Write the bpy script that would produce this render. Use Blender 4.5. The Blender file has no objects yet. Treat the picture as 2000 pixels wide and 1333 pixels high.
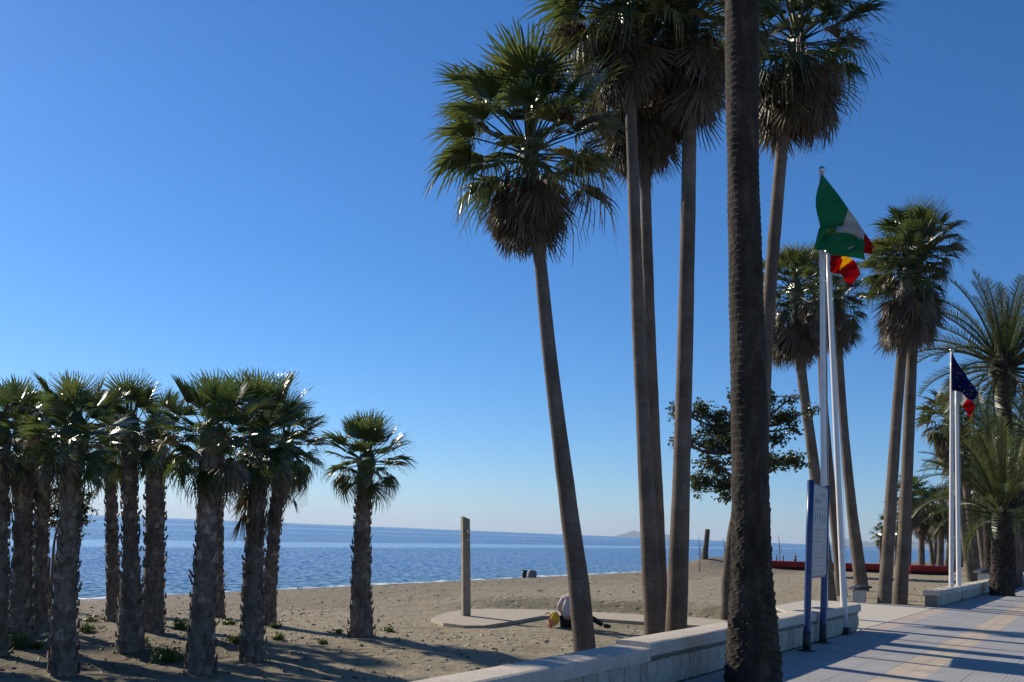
import bpy, bmesh, math, random
import numpy as np
from mathutils import Vector, Matrix, Quaternion

scene = bpy.context.scene
COL = scene.collection
rad = math.radians

# ------------------------------------------------------------------ camera
FPX, CX, CY = 1900.0, 1000.0, 940.0          # focal length / principal point in photo pixels (2000 x 1333)
PITCH, ROLL = rad(3.0), rad(2.35)
CAM = np.array([0.0, 0.0, 1.6])
_F = np.array([0, math.cos(PITCH), math.sin(PITCH)])
_R = np.array([1.0, 0, 0])
_U = np.cross(_R, _F)
R2 = math.cos(ROLL) * _R + math.sin(ROLL) * _U
U2 = -math.sin(ROLL) * _R + math.cos(ROLL) * _U
cd = bpy.data.cameras.new("camera")
cam = bpy.data.objects.new("camera", cd)
COL.objects.link(cam)
cam.matrix_world = Matrix(((R2[0], U2[0], -_F[0], CAM[0]), (R2[1], U2[1], -_F[1], CAM[1]),
                           (R2[2], U2[2], -_F[2], CAM[2]), (0, 0, 0, 1)))
cd.sensor_width = 36.0
cd.lens = FPX * 36.0 / 2000.0
cd.shift_y = (CY - 666.5) / 2000.0
cd.clip_start, cd.clip_end = 0.1, 120000.0
scene.camera = cam

# ------------------------------------------------------------------ light
SUN_AZ, SUN_EL = rad(-51.0), rad(28.0)        # azimuth from +Y towards +X
world = bpy.data.worlds.new("World")
scene.world = world
world.use_nodes = True
wn = world.node_tree
wn.nodes.clear()
sky = wn.nodes.new("ShaderNodeTexSky")
sky.sky_type = 'NISHITA'
sky.sun_disc = False
sky.sun_elevation = SUN_EL
sky.sun_rotation = SUN_AZ
sky.altitude = 0.0
sky.air_density = 0.95
sky.dust_density = 0.15
sky.ozone_density = 10.0
bg = wn.nodes.new("ShaderNodeBackground")
bg.inputs[1].default_value = 0.103
wo = wn.nodes.new("ShaderNodeOutputWorld")
hs = wn.nodes.new("ShaderNodeHueSaturation"); hs.inputs["Saturation"].default_value = 1.085
wn.links.new(sky.outputs[0], hs.inputs["Color"]); wn.links.new(hs.outputs[0], bg.inputs[0])
wn.links.new(bg.outputs[0], wo.inputs[0])
sl = bpy.data.lights.new("sun", 'SUN')
sl.energy = 5.0
sl.angle = rad(0.55)
sl.color = (1.0, 0.90, 0.75)
sun = bpy.data.objects.new("sun", sl)
COL.objects.link(sun)
sdir = Vector((math.cos(SUN_EL) * math.sin(SUN_AZ), math.cos(SUN_EL) * math.cos(SUN_AZ), math.sin(SUN_EL)))
sun.rotation_euler = sdir.to_track_quat('Z', 'Y').to_euler()
sun.location = (-20, 20, 30)
scene.view_settings.view_transform = 'Standard'
scene.view_settings.look = 'None'
scene.view_settings.exposure = 0.27
scene.view_settings.gamma = 1.0

# ------------------------------------------------------------------ places
def ray(u, v):
    return (u - CX) / FPX * R2 - (v - CY) / FPX * U2 + _F
def G(u, v, z=0.0):                             # where the photo's pixel meets a level
    d = ray(u, v)
    return CAM + d * ((z - CAM[2]) / d[2])
def P(u, v, Y):                                 # the photo's pixel at a distance
    d = ray(u, v)
    return CAM + d * (Y / d[1])
T = np.array([0.527, 0.850, 0.0]); T /= np.linalg.norm(T)
N = np.array([-T[1], T[0], 0.0])
P0 = np.array([1.48, 10.19, 0.0])
def W(t, s, z=0.0):                             # wall coordinates: along, seaward, up
    return P0 + T * t + N * s + np.array([0, 0, z])
def TS(p):
    q = np.asarray(p)[:2] - P0[:2]
    return float(q @ T[:2]), float(q @ N[:2])

# ------------------------------------------------------------------ numeric noise
def _h(ix, iy, k):
    n = (ix * 374761393 + iy * 668265263 + k * 974634777) & 0xffffffff
    n = ((n ^ (n >> 13)) * 1274126177) & 0xffffffff
    return ((n ^ (n >> 16)) & 0xffff) / 65535.0
def vnoise(x, y, k=0):
    x = np.asarray(x, float); y = np.asarray(y, float)
    ix = np.floor(x).astype(np.int64); iy = np.floor(y).astype(np.int64)
    fx = x - ix; fy = y - iy
    fx = fx * fx * (3 - 2 * fx); fy = fy * fy * (3 - 2 * fy)
    a = _h(ix, iy, k); b = _h(ix + 1, iy, k); c = _h(ix, iy + 1, k); d = _h(ix + 1, iy + 1, k)
    return (a + (b - a) * fx) * (1 - fy) + (c + (d - c) * fx) * fy - 0.5
def sstep(a, b, x):
    t = np.clip((np.asarray(x, float) - a) / (b - a), 0, 1)
    return t * t * (3 - 2 * t)

# ------------------------------------------------------------------ terrain height
SEA_Z = -1.2
MOUND = P(1392, 1100, 58)
MT, MS = TS(MOUND)
SLAB_LINE = [TS(G(u_, v_, -0.25)) for u_, v_ in ((910, 1205), (1060, 1198), (1160, 1202), (1260, 1208), (1390, 1217))]
def shore_s(t):
    return 24.8 + 0.067 * (np.clip(t, -60, 75) - 10)
def height(t, s):
    t = np.asarray(t, float); s = np.asarray(s, float)
    z = -0.30 + 0.26 * sstep(9.0, 12.5, t)
    ds = shore_s(t) - s
    z = z + (SEA_Z - z) * np.clip(1 - ds / 14.0, 0, 8) ** 1.25
    z = np.where(ds < 0, SEA_Z + 0.12 * ds, z)
    land = sstep(0.0, 6.0, ds) * sstep(0.35, 1.0, s)
    z = z + land * (0.10 * vnoise(t * 0.35, s * 0.35, 1) + 0.05 * vnoise(t * 1.1, s * 1.1, 2) + 0.03 * vnoise(t * 3.1, s * 3.1, 3)) * (0.25 + 0.75 * sstep(13, 5, t) )
    z = z + land * 0.018 * vnoise(t * 6.0, s * 6.0, 5)
    grove = sstep(4, 8, s) * sstep(5, -1, t) * sstep(21, 16, s)
    z = z + grove * (0.13 * vnoise(t * 0.8, s * 0.8, 7) + 0.10 * vnoise(t * 1.9, s * 1.9, 8))
    z = z + 0.80 * np.exp(-((t - MT) / 3.4) ** 2 - ((s - MS) / 2.2) ** 2)
    # sand pressed down along the slab path
    dm = np.full(z.shape, 99.0)
    for (ta, sa), (tb, sb) in zip(SLAB_LINE[:-1], SLAB_LINE[1:]):
        q = np.clip(((t - ta) * (tb - ta) + (s - sa) * (sb - sa)) / ((tb - ta) ** 2 + (sb - sa) ** 2), 0, 1)
        dm = np.minimum(dm, np.hypot(t - ta - q * (tb - ta), s - sa - q * (sb - sa)))
    z = z + (np.minimum(z, -0.32) - z) * sstep(2.6, 1.4, dm)
    z = np.where(s < 0.3, -0.12, z)
    return z
def ground_z(p):
    t, s = TS(p)
    return float(height(t, s))

# ------------------------------------------------------------------ object helpers
def mesh_obj(name, verts, faces, mats, parent=None, smooth=False, midx=None, loc=None, uvs=None):
    me = bpy.data.meshes.new(name)
    me.from_pydata([tuple(v) for v in verts], [], [tuple(f) for f in faces])
    for m in (mats if isinstance(mats, (list, tuple)) else [mats]):
        me.materials.append(m)
    if midx is not None:
        me.polygons.foreach_set("material_index", list(midx))
    if smooth:
        me.polygons.foreach_set("use_smooth", [True] * len(me.polygons))
    if uvs is not None:
        ul = me.uv_layers.new(name="UVMap")
        ul.data.foreach_set("uv", np.asarray(uvs, dtype=np.float32).ravel())
    me.update()
    o = bpy.data.objects.new(name, me)
    COL.objects.link(o)
    if parent is not None:
        o.parent = parent
    if loc is not None:
        o.location = tuple(loc)
    return o
def inst(name, me, parent, mat4):
    o = bpy.data.objects.new(name, me)
    COL.objects.link(o)
    o.parent = parent
    o.matrix_basis = mat4
    return o
def thing(name, loc, label, cat, group=None):
    o = bpy.data.objects.new(name, None)
    COL.objects.link(o)
    o.location = tuple(loc)
    o.empty_display_size = 0.2
    tag(o, label, cat, group)
    return o
def tag(o, label=None, cat=None, group=None, kind=None):
    if label: o["label"] = label
    if cat: o["category"] = cat
    if group: o["group"] = group
    if kind: o["kind"] = kind
    return o

class MB:                                         # collects shapes for one mesh
    def __init__(self):
        self.v = []; self.f = []; self.m = []
    def add(self, v, f, m=0):
        n = len(self.v)
        self.v.extend([tuple(map(float, q)) for q in v])
        self.f.extend([tuple(i + n for i in q) for q in f])
        self.m.extend([m] * len(f))
    def box(self, c, e1, e2, e3, m=0):            # centre and three half-extent vectors
        c = np.asarray(c, float); e1 = np.asarray(e1, float); e2 = np.asarray(e2, float); e3 = np.asarray(e3, float)
        v = [c + a * e1 + b * e2 + d * e3 for d in (-1, 1) for b in (-1, 1) for a in (-1, 1)]
        self.add(v, [(0, 2, 3, 1), (4, 5, 7, 6), (0, 1, 5, 4), (2, 6, 7, 3), (0, 4, 6, 2), (1, 3, 7, 5)], m)
    def tube(self, pts, radii, n=8, m=0, cap=True, jitter=None):
        pts = [np.asarray(p, float) for p in pts]
        ring0 = len(self.v)
        ref = np.array([0.31, 0.95, 0.05])
        vs = []
        for i, p in enumerate(pts):
            d = pts[min(i + 1, len(pts) - 1)] - pts[max(i - 1, 0)]
            d = d / (np.linalg.norm(d) + 1e-9)
            a = np.cross(d, ref); a /= np.linalg.norm(a) + 1e-9
            b = np.cross(d, a)
            for k in range(n):
                th = 2 * math.pi * k / n
                r = radii[i] * (jitter(i, th) if jitter else 1.0)
                vs.append(p + r * (math.cos(th) * a + math.sin(th) * b))
        fs = []
        for i in range(len(pts) - 1):
            for k in range(n):
                k2 = (k + 1) % n
                fs.append((i * n + k, i * n + k2, (i + 1) * n + k2, (i + 1) * n + k))
        if cap:
            fs.append(tuple(range(n - 1, -1, -1)))
            L = (len(pts) - 1) * n
            fs.append(tuple(L + k for k in range(n)))
        self.add(vs, fs, m)
    def build(self, name, mats, parent=None, smooth=False, loc=None):
        return mesh_obj(name, self.v, self.f, mats, parent, smooth, self.m, loc)

def bevel(o, w, seg=2):
    me = o.data
    bm = bmesh.new(); bm.from_mesh(me)
    bmesh.ops.bevel(bm, geom=list(bm.edges), offset=w, segments=seg, affect='EDGES', profile=0.6)
    bm.to_mesh(me); bm.free()
    return o

# ------------------------------------------------------------------ material helpers
class NT:
    def __init__(self, name):
        self.mat = bpy.data.materials.new(name)
        self.mat.use_nodes = True
        self.t = self.mat.node_tree
        self.b = self.t.nodes["Principled BSDF"]
        self.out = self.t.nodes["Material Output"]
    def n(self, kind, **kw):
        nd = self.t.nodes.new("ShaderNode" + kind)
        for k, v in kw.items():
            setattr(nd, k, v)
        return nd
    def l(self, a, b):
        self.t.links.new(a, b)
    def val(self, sock, v):
        if hasattr(v, "links"): self.l(v, sock)
        else: sock.default_value = v
    def coord(self, which="Object"):
        return self.n("TexCoord").outputs[which]
    def mapping(self, vec, scale=(1, 1, 1), rot=(0, 0, 0), loc=(0, 0, 0)):
        m = self.n("Mapping"); self.l(vec, m.inputs[0])
        m.inputs["Scale"].default_value = scale; m.inputs["Rotation"].default_value = rot; m.inputs["Location"].default_value = loc
        return m.outputs[0]
    def noise(self, vec, scale, detail=4, rough=0.55, dist=0.0):
        m = self.n("TexNoise"); self.l(vec, m.inputs["Vector"])
        m.inputs["Scale"].default_value = scale; m.inputs["Detail"].default_value = detail
        m.inputs["Roughness"].default_value = rough; m.inputs["Distortion"].default_value = dist
        return m.outputs[0]
    def ramp(self, fac, stops):
        r = self.n("ValToRGB"); self.l(fac, r.inputs[0])
        e = r.color_ramp.elements
        while len(e) < len(stops): e.new(0.5)
        for i, (p, c) in enumerate(stops):
            e[i].position = p
            e[i].color = (*c, 1) if len(c) == 3 else c
        return r.outputs[0]
    def mix(self, fac, a, b, mode='MIX'):
        m = self.n("Mix", data_type='RGBA', blend_type=mode)
        self.val(m.inputs[0], fac)
        for s, v in ((m.inputs[6], a), (m.inputs[7], b)):
            if hasattr(v, "links"): self.l(v, s)
            else: s.default_value = (*v, 1)
        return m.outputs[2]
    def math(self, op, a, b=0.0, c=0.0, clamp=False):
        m = self.n("Math", operation=op); m.use_clamp = clamp
        self.val(m.inputs[0], a); self.val(m.inputs[1], b); self.val(m.inputs[2], c)
        return m.outputs[0]
    def smooth(self, x, a, b):
        m = self.n("MapRange", interpolation_type='SMOOTHSTEP')
        self.val(m.inputs[0], x); m.inputs[1].default_value = a; m.inputs[2].default_value = b
        return m.outputs[0]
    def bump(self, h, strength=0.5, dist=0.02, normal=None):
        m = self.n("Bump"); self.l(h, m.inputs["Height"])
        m.inputs["Strength"].default_value = strength; m.inputs["Distance"].default_value = dist
        if normal: self.l(normal, m.inputs["Normal"])
        self.l(m.outputs[0], self.b.inputs["Normal"])
        return m.outputs[0]
    def base(self, c, rough=0.8, spec=0.3):
        self.val(self.b.inputs["Base Color"], c if hasattr(c, "links") else (*c, 1))
        self.val(self.b.inputs["Roughness"], rough)
        self.val(self.b.inputs["Specular IOR Level"], spec)
        return self.mat
    def axis(self, vec, d, off=0.0):              # dot with a direction
        m = self.n("VectorMath", operation='DOT_PRODUCT'); self.l(vec, m.inputs[0]); m.inputs[1].default_value = tuple(d)
        return self.math('ADD', m.outputs["Value"], off)

OFF_T = -float(P0 @ T); OFF_S = -float(P0 @ N)

def mat_plain(name, c, rough=0.6, spec=0.4, var=0.15, scale=6, bump=0.0, metal=0.0):
    k = NT(name); co = k.coord()
    nz = k.noise(co, scale, 4)
    lo = tuple(x * (1 - var) for x in c); hi = tuple(min(1, x * (1 + var)) for x in c)
    k.base(k.ramp(nz, [(0.3, lo), (0.7, hi)]), rough, spec)
    k.b.inputs["Metallic"].default_value = metal
    if bump: k.bump(k.noise(co, scale * 4, 5), bump, 0.01)
    return k.mat

def mat_sand():
    k = NT("sand"); co = k.coord()
    s = k.axis(co, N, OFF_S); t = k.axis(co, T, OFF_T)
    big = k.noise(co, 0.35, 5, 0.6); mid = k.noise(co, 2.2, 6, 0.65); fine = k.noise(co, 22, 4, 0.7); grit = k.noise(co, 90, 2, 0.8)
    tan = k.ramp(mid, [(0.25, (0.35, 0.305, 0.208)), (0.75, (0.475, 0.422, 0.302))])
    peb = k.ramp(fine, [(0.30, (0.155, 0.131, 0.090)), (0.52, (0.315, 0.273, 0.194)), (0.72, (0.47, 0.42, 0.315))])
    edge = k.math('ADD', s, k.math('MULTIPLY', k.math('SUBTRACT', big, 0.5), 7.0))
    c = k.mix(k.smooth(edge, 9.5, 13.0), tan, peb)
    # litter and low growth among the short palms
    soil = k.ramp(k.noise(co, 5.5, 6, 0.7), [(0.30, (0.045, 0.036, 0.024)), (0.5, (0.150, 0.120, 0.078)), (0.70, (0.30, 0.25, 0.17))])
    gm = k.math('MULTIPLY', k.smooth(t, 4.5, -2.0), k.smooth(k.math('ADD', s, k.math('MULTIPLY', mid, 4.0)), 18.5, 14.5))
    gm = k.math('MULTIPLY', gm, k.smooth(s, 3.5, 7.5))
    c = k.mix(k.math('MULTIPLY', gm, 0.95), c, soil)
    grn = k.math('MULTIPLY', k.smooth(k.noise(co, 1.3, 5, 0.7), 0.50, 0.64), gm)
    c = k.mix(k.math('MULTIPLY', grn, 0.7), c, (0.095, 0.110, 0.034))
    # thin grass behind the wall by the sign
    vz = k.n("VectorMath", operation='DISTANCE'); k.l(co, vz.inputs[0]); vz.inputs[1].default_value = tuple(W(11.0, 5.0, 0))
    gp = k.math('MULTIPLY', k.smooth(vz.outputs["Value"], 5.0, 1.5), k.smooth(k.noise(co, 1.6, 5, 0.6), 0.38, 0.58))
    c = k.mix(k.math('MULTIPLY', gp, 0.55), c, (0.110, 0.125, 0.040))
    # wet strip
    tc = k.n("Clamp"); k.l(t, tc.inputs[0]); tc.inputs[1].default_value = -60; tc.inputs[2].default_value = 75
    ss = k.math('MULTIPLY_ADD', tc.outputs[0], 0.067, 24.13)
    ds = k.math('ADD', k.math('SUBTRACT', ss, s), k.math('MULTIPLY', mid, 1.2))
    wet = k.smooth(ds, 5.5, 2.2)
    c = k.mix(wet, c, (0.085, 0.068, 0.046))
    c = k.mix(0.30, c, k.ramp(k.noise(co, 9.0, 5, 0.75), [(0.34, (0.20, 0.19, 0.18)), (0.64, (0.72, 0.71, 0.70))]), 'OVERLAY')
    c = k.mix(0.42, c, k.ramp(grit, [(0.3, (0.10, 0.08, 0.06)), (0.7, (0.40, 0.34, 0.26))]), 'OVERLAY')
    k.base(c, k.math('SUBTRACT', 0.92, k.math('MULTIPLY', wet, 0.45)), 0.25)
    h = k.math('ADD', k.math('MULTIPLY', mid, 1.0), k.math('MULTIPLY', fine, 0.45))
    vor = k.n("TexVoronoi"); k.l(co, vor.inputs["Vector"]); vor.inputs["Scale"].default_value = 3.2
    h = k.math('ADD', h, k.math('MULTIPLY', k.smooth(vor.outputs["Distance"], 0.05, 0.35), 0.5))
    k.bump(h, 1.0, 0.09)
    return k.mat

def mat_sea():
    k = NT("sea_water"); co = k.coord()
    s = k.axis(co, N, OFF_S); t = k.axis(co, T, OFF_T)
    # calm slicks lying parallel to the shore
    n0 = k.noise(k.mapping(co, (0.006, 0.006, 1.0)), 1.0, 4, 0.6)
    n1 = k.noise(k.mapping(co, (0.05, 0.05, 1.0)), 1.0, 4, 0.6)
    sb = k.math('SUBTRACT', s, k.math('MULTIPLY', t, 0.134))
    sb = k.math('ADD', sb, k.math('MULTIPLY_ADD', n0, 16.0, -8.0))
    sb = k.math('ADD', sb, k.math('MULTIPLY_ADD', n1, 5.0, -2.5))
    def band(c, w, e):
        return k.smooth(k.math('ABSOLUTE', k.math('SUBTRACT', sb, c)), w + e, w - e)
    slick = k.math('MAXIMUM', band(78, 9.0, 3.0), k.math('MULTIPLY', band(330, 40.0, 12.0), 0.55))
    slick = k.math('MAXIMUM', slick, k.math('MULTIPLY', band(170, 5.0, 3.0), 0.5))
    slick = k.math('MAXIMUM', slick, k.math('MULTIPLY', band(1500, 350.0, 90.0), 0.6))
    # ripples as slopes, so that far water keeps its roughness
    def slopes(sc, rot, det):
        tx = k.n("TexNoise"); k.l(k.mapping(co, sc, (0, 0, rot)), tx.inputs["Vector"]); tx.inputs["Scale"].default_value = 1.0
        tx.inputs["Detail"].default_value = det; tx.inputs["Roughness"].default_value = 0.62
        v = k.n("VectorMath", operation='SUBTRACT'); k.l(tx.outputs["Color"], v.inputs[0]); v.inputs[1].default_value = (0.5, 0.5, 0.5)
        return v.outputs[0]
    a1 = slopes((2.4, 4.2, 1.0), rad(25), 3); a2_ = slopes((0.25, 0.6, 1.0), rad(10), 4)
    a2s = k.n("VectorMath", operation='SCALE'); k.l(a2_, a2s.inputs[0]); a2s.inputs["Scale"].default_value = 0.07; a2 = a2s.outputs[0]
    ad = k.n("VectorMath", operation='ADD'); k.l(a1, ad.inputs[0]); k.l(a2, ad.inputs[1])
    amp = k.math('MULTIPLY_ADD', slick, -1.45, 1.75)
    scl = k.n("VectorMath", operation='SCALE'); k.l(ad.outputs[0], scl.inputs[0]); k.l(amp, scl.inputs["Scale"])
    fl = k.n("VectorMath", operation='MULTIPLY_ADD'); k.l(scl.outputs[0], fl.inputs[0]); fl.inputs[1].default_value = (1, 1, 0); fl.inputs[2].default_value = (0, 0, 1)
    nm = k.n("VectorMath", operation='NORMALIZE'); k.l(fl.outputs[0], nm.inputs[0])
    k.l(nm.outputs[0], k.b.inputs["Normal"])
    # foam along the waterline
    tc = k.n("Clamp"); k.l(t, tc.inputs[0]); tc.inputs[1].default_value = -60; tc.inputs[2].default_value = 75
    ds = k.math('SUBTRACT', s, k.math('MULTIPLY_ADD', tc.outputs[0], 0.067, 24.13))
    fn = k.noise(k.mapping(co, (1, 1, 1)), 0.55, 5, 0.7)
    dsn = k.math('ADD', ds, k.math('MULTIPLY', k.math('SUBTRACT', fn, 0.5), 2.6))
    foam = k.math('MULTIPLY', k.smooth(dsn, 0.95, 0.45), k.smooth(k.noise(co, 0.45, 5, 0.75), 0.44, 0.56))
    shal = k.smooth(ds, 14, 0)
    deep = k.mix(shal, (0.003, 0.082, 0.285), (0.018, 0.108, 0.245))
    k.base(k.mix(foam, deep, (0.75, 0.78, 0.78)), k.math('MULTIPLY_ADD', foam, 0.5, 0.14), k.math('MULTIPLY_ADD', slick, 0.36, 0.03))
    k.b.inputs["IOR"].default_value = 1.33
    return k.mat

def mat_leaf(name, cols, rough=0.38, trans=0.35, spec=0.5, per='object'):
    k = NT(name)
    if per == 'object':
        fac = k.n("ObjectInfo").outputs["Random"]
    else:
        fac = k.n("NewGeometry").outputs["Random Per Island"]
    stops = [(i / (len(cols) - 1), c) for i, c in enumerate(cols)]
    c = k.ramp(fac, stops)
    nz = k.noise(k.coord(), 9, 3)
    c = k.mix(0.45, c, k.ramp(nz, [(0.3, (0.25, 0.25, 0.25)), (0.7, (0.75, 0.75, 0.75))]), 'OVERLAY')
    k.base(c, rough, spec)
    tr = k.n("BsdfTranslucent")
    k.l(k.mix(0.5, c, (0.30, 0.34, 0.05), 'MULTIPLY') if False else k.mix(0.25, c, (0.16, 0.20, 0.03)), tr.inputs[0])
    mx = k.n("MixShader"); mx.inputs[0].default_value = trans
    k.l(k.b.outputs[0], mx.inputs[1]); k.l(tr.outputs[0], mx.inputs[2]); k.l(mx.outputs[0], k.out.inputs[0])
    return k.mat

def mat_trunk(name, c1, c2, c3, ring=0.0, scale=7.0, bump=0.8, island=0.0):
    k = NT(name); co = k.coord()
    st = k.mapping(co, (1.0, 1.0, 0.35))
    n1 = k.noise(st, scale, 6, 0.65); n2 = k.noise(co, scale * 5, 4, 0.7)
    c = k.ramp(n1, [(0.28, c1), (0.5, c2), (0.74, c3)])
    c = k.mix(0.35, c, k.ramp(n2, [(0.3, (0.2, 0.2, 0.2)), (0.7, (0.8, 0.8, 0.8))]), 'OVERLAY')
    big = k.noise(co, 0.9, 3, 0.6)
    c = k.mix(0.5, c, k.ramp(big, [(0.32, (0.22, 0.21, 0.20)), (0.68, (0.78, 0.74, 0.70))]), 'OVERLAY')
    scar = k.noise(k.mapping(co, (0.8, 0.8, 3.2)), 2.2, 5, 0.75, 0.8)
    c = k.mix(0.30, c, k.ramp(scar, [(0.34, (0.18, 0.18, 0.18)), (0.6, (0.62, 0.60, 0.58))]), 'OVERLAY')
    if island:
        c = k.mix(island, c, k.ramp(k.n('NewGeometry').outputs['Random Per Island'], [(0.0, (0.22, 0.21, 0.20)), (0.6, (0.5, 0.5, 0.5)), (1.0, (0.92, 0.90, 0.87))]), 'OVERLAY')
    k.base(c, 0.88, 0.2)
    h = k.math('ADD', n1, k.math('MULTIPLY', n2, 0.5))
    if ring:
        wv = k.n("TexWave", wave_type='BANDS', bands_direction='Z')
        k.l(co, wv.inputs[0]); wv.inputs["Scale"].default_value = ring; wv.inputs["Distortion"].default_value = 3.5
        wv.inputs["Detail"].default_value = 3; wv.inputs["Detail Scale"].default_value = 1.4
        h = k.math('ADD', h, k.math('MULTIPLY', wv.outputs[1], 0.22))
    k.bump(h, bump, 0.025)
    return k.mat

def mat_stone(name, c, var=0.16):
    k = NT(name); co = k.coord()
    rnd = k.n("ObjectInfo").outputs["Random"]
    n1 = k.noise(co, 3.0, 6, 0.65); n2 = k.noise(co, 28, 5, 0.7)
    lo = tuple(x * (1 - var) for x in c); hi = tuple(x * (1 + var) for x in c)
    a = k.ramp(n1, [(0.3, lo), (0.7, hi)])
    a = k.mix(0.4, a, k.ramp(n2, [(0.35, (0.3, 0.3, 0.3)), (0.65, (0.72, 0.72, 0.72))]), 'OVERLAY')
    a = k.mix(0.25, a, k.ramp(rnd, [(0.0, (0.30, 0.28, 0.25)), (1.0, (0.70, 0.70, 0.70))]), 'OVERLAY')
    # weathering stains that run down
    st = k.noise(k.mapping(co, (1, 1, 0.25)), 9, 5, 0.7)
    a = k.mix(k.math('MULTIPLY', k.smooth(st, 0.58, 0.75), 0.5), a, tuple(x * 0.45 for x in c))
    k.base(a, 0.9, 0.25)
    k.bump(k.math('ADD', n1, k.math('MULTIPLY', n2, 0.6)), 0.7, 0.012)
    return k.mat

def mat_tile(name, c):
    k = NT(name); co = k.coord("UV")
    rnd = k.n("ObjectInfo").outputs["Random"]; oc = k.coord("Object")
    geo = k.n("NewGeometry").outputs["Position"]
    sep = k.n("SeparateXYZ"); k.l(co, sep.inputs[0])
    def groove(x):
        f = k.math('FRACT', k.math('MULTIPLY', x, 7.0))
        d = k.math('ABSOLUTE', k.math('SUBTRACT', f, 0.5))
        return k.smooth(d, 0.36, 0.46)
    g = k.math('MAXIMUM', groove(sep.outputs[0]), groove(sep.outputs[1]))
    n1 = k.noise(geo, 1.1, 5, 0.6); n2 = k.noise(geo, 45, 4, 0.7)
    a = k.ramp(n1, [(0.3, tuple(x * 0.86 for x in c)), (0.7, tuple(x * 1.12 for x in c))])
    a = k.mix(0.4, a, k.ramp(n2, [(0.3, (0.3, 0.3, 0.3)), (0.7, (0.7, 0.7, 0.7))]), 'OVERLAY')
    a = k.mix(0.10, a, k.ramp(rnd, [(0, (0.3, 0.3, 0.3)), (1, (0.7, 0.7, 0.7))]), 'OVERLAY')
    a = k.mix(k.math('MULTIPLY', g, 0.30), a, tuple(x * 0.5 for x in c))
    k.base(a, 0.72, 0.35)
    h = k.math('SUBTRACT', k.math('MULTIPLY', n2, 0.25), g)
    k.bump(h, 0.8, 0.006)
    return k.mat

def mat_cloth(name, c):
    k = NT(name); co = k.coord()
    wv = k.noise(co, 140, 2)
    a = k.mix(0.25, c, k.ramp(wv, [(0.3, (0.3, 0.3, 0.3)), (0.7, (0.7, 0.7, 0.7))]), 'OVERLAY')
    k.base(a, 0.75, 0.2)
    tr = k.n("BsdfTranslucent"); k.l(a, tr.inputs[0])
    mx = k.n("MixShader"); mx.inputs[0].default_value = 0.58
    k.l(k.b.outputs[0], mx.inputs[1]); k.l(tr.outputs[0], mx.inputs[2]); k.l(mx.outputs[0], k.out.inputs[0])
    return k.mat

M = {}
M['sand'] = mat_sand()
M['sea'] = mat_sea()
M['fan'] = mat_leaf("fan_leaf", [(0.028, 0.048, 0.018), (0.044, 0.070, 0.022), (0.064, 0.092, 0.026), (0.092, 0.112, 0.030), (0.180, 0.150, 0.034)], 0.28, 0.40, 0.6)
M['fan_young'] = mat_leaf("fan_leaf_young", [(0.034, 0.062, 0.022), (0.054, 0.090, 0.028), (0.080, 0.118, 0.034), (0.105, 0.120, 0.038)], 0.30, 0.40, 0.6)
M['dry'] = mat_leaf("dry_leaf", [(0.075, 0.056, 0.038), (0.125, 0.094, 0.063), (0.185, 0.140, 0.092), (0.100, 0.075, 0.050)], 0.50, 0.20, 0.4, 'island')
M['feather'] = mat_leaf("feather_leaf", [(0.046, 0.062, 0.022), (0.068, 0.086, 0.028), (0.094, 0.106, 0.036), (0.120, 0.112, 0.044)], 0.40, 0.38, 0.5)
M['broad'] = mat_leaf("broad_leaf", [(0.026, 0.042, 0.020), (0.042, 0.064, 0.026), (0.066, 0.090, 0.034), (0.095, 0.105, 0.046)], 0.35, 0.35, 0.5, 'island')
M['weed'] = mat_leaf("weed_leaf", [(0.075, 0.110, 0.022), (0.110, 0.160, 0.030), (0.150, 0.190, 0.040)], 0.5, 0.4, 0.35, 'island')
M['trunk_smooth'] = mat_trunk("smooth_palm_bark", (0.100, 0.080, 0.064), (0.140, 0.114, 0.092), (0.185, 0.154, 0.126), 4.5, 5.0, 0.32)
M['trunk_boot'] = mat_trunk("leaf_base_bark", (0.115, 0.088, 0.068), (0.225, 0.176, 0.138), (0.37, 0.305, 0.248), 0, 11.0, 0.9, 0.8)
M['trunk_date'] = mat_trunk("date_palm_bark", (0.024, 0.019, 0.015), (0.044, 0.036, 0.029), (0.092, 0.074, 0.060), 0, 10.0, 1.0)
M['wood'] = mat_trunk("grey_wood", (0.12, 0.10, 0.08), (0.19, 0.155, 0.12), (0.27, 0.23, 0.185), 0, 12, 0.6)
M['bark'] = mat_trunk("tree_bark", (0.07, 0.056, 0.044), (0.115, 0.094, 0.075), (0.17, 0.14, 0.11), 0, 14, 0.8)
M['coping'] = mat_stone("coping_stone", (0.55, 0.49, 0.41), 0.10)
M['block'] = mat_stone("wall_block", (0.46, 0.395, 0.31))
M['mortar'] = mat_stone("wall_mortar", (0.20, 0.185, 0.16))
M['tile_grey'] = mat_tile("grey_paver", (0.385, 0.375, 0.365))
M['tile_cream'] = mat_tile("cream_paver", (0.56, 0.462, 0.350))
M['tile_pink'] = mat_tile("pink_paver", (0.52, 0.42, 0.345))
M['bed'] = mat_stone("paving_bed", (0.40, 0.38, 0.355))
M['concrete'] = mat_stone("pale_concrete", (0.52, 0.475, 0.39), 0.08)
M['slab'] = mat_stone("beach_slab", (0.40, 0.34, 0.255), 0.10)
M['kerb'] = mat_stone("grey_kerb", (0.25, 0.235, 0.21))
M['shower'] = mat_plain("shower_column", (0.27, 0.23, 0.175), 0.7, 0.3, 0.2, 5, 0.2)
M['steel'] = mat_plain("steel", (0.55, 0.55, 0.55), 0.25, 0.5, 0.05, 5, 0, 1.0)
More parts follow.
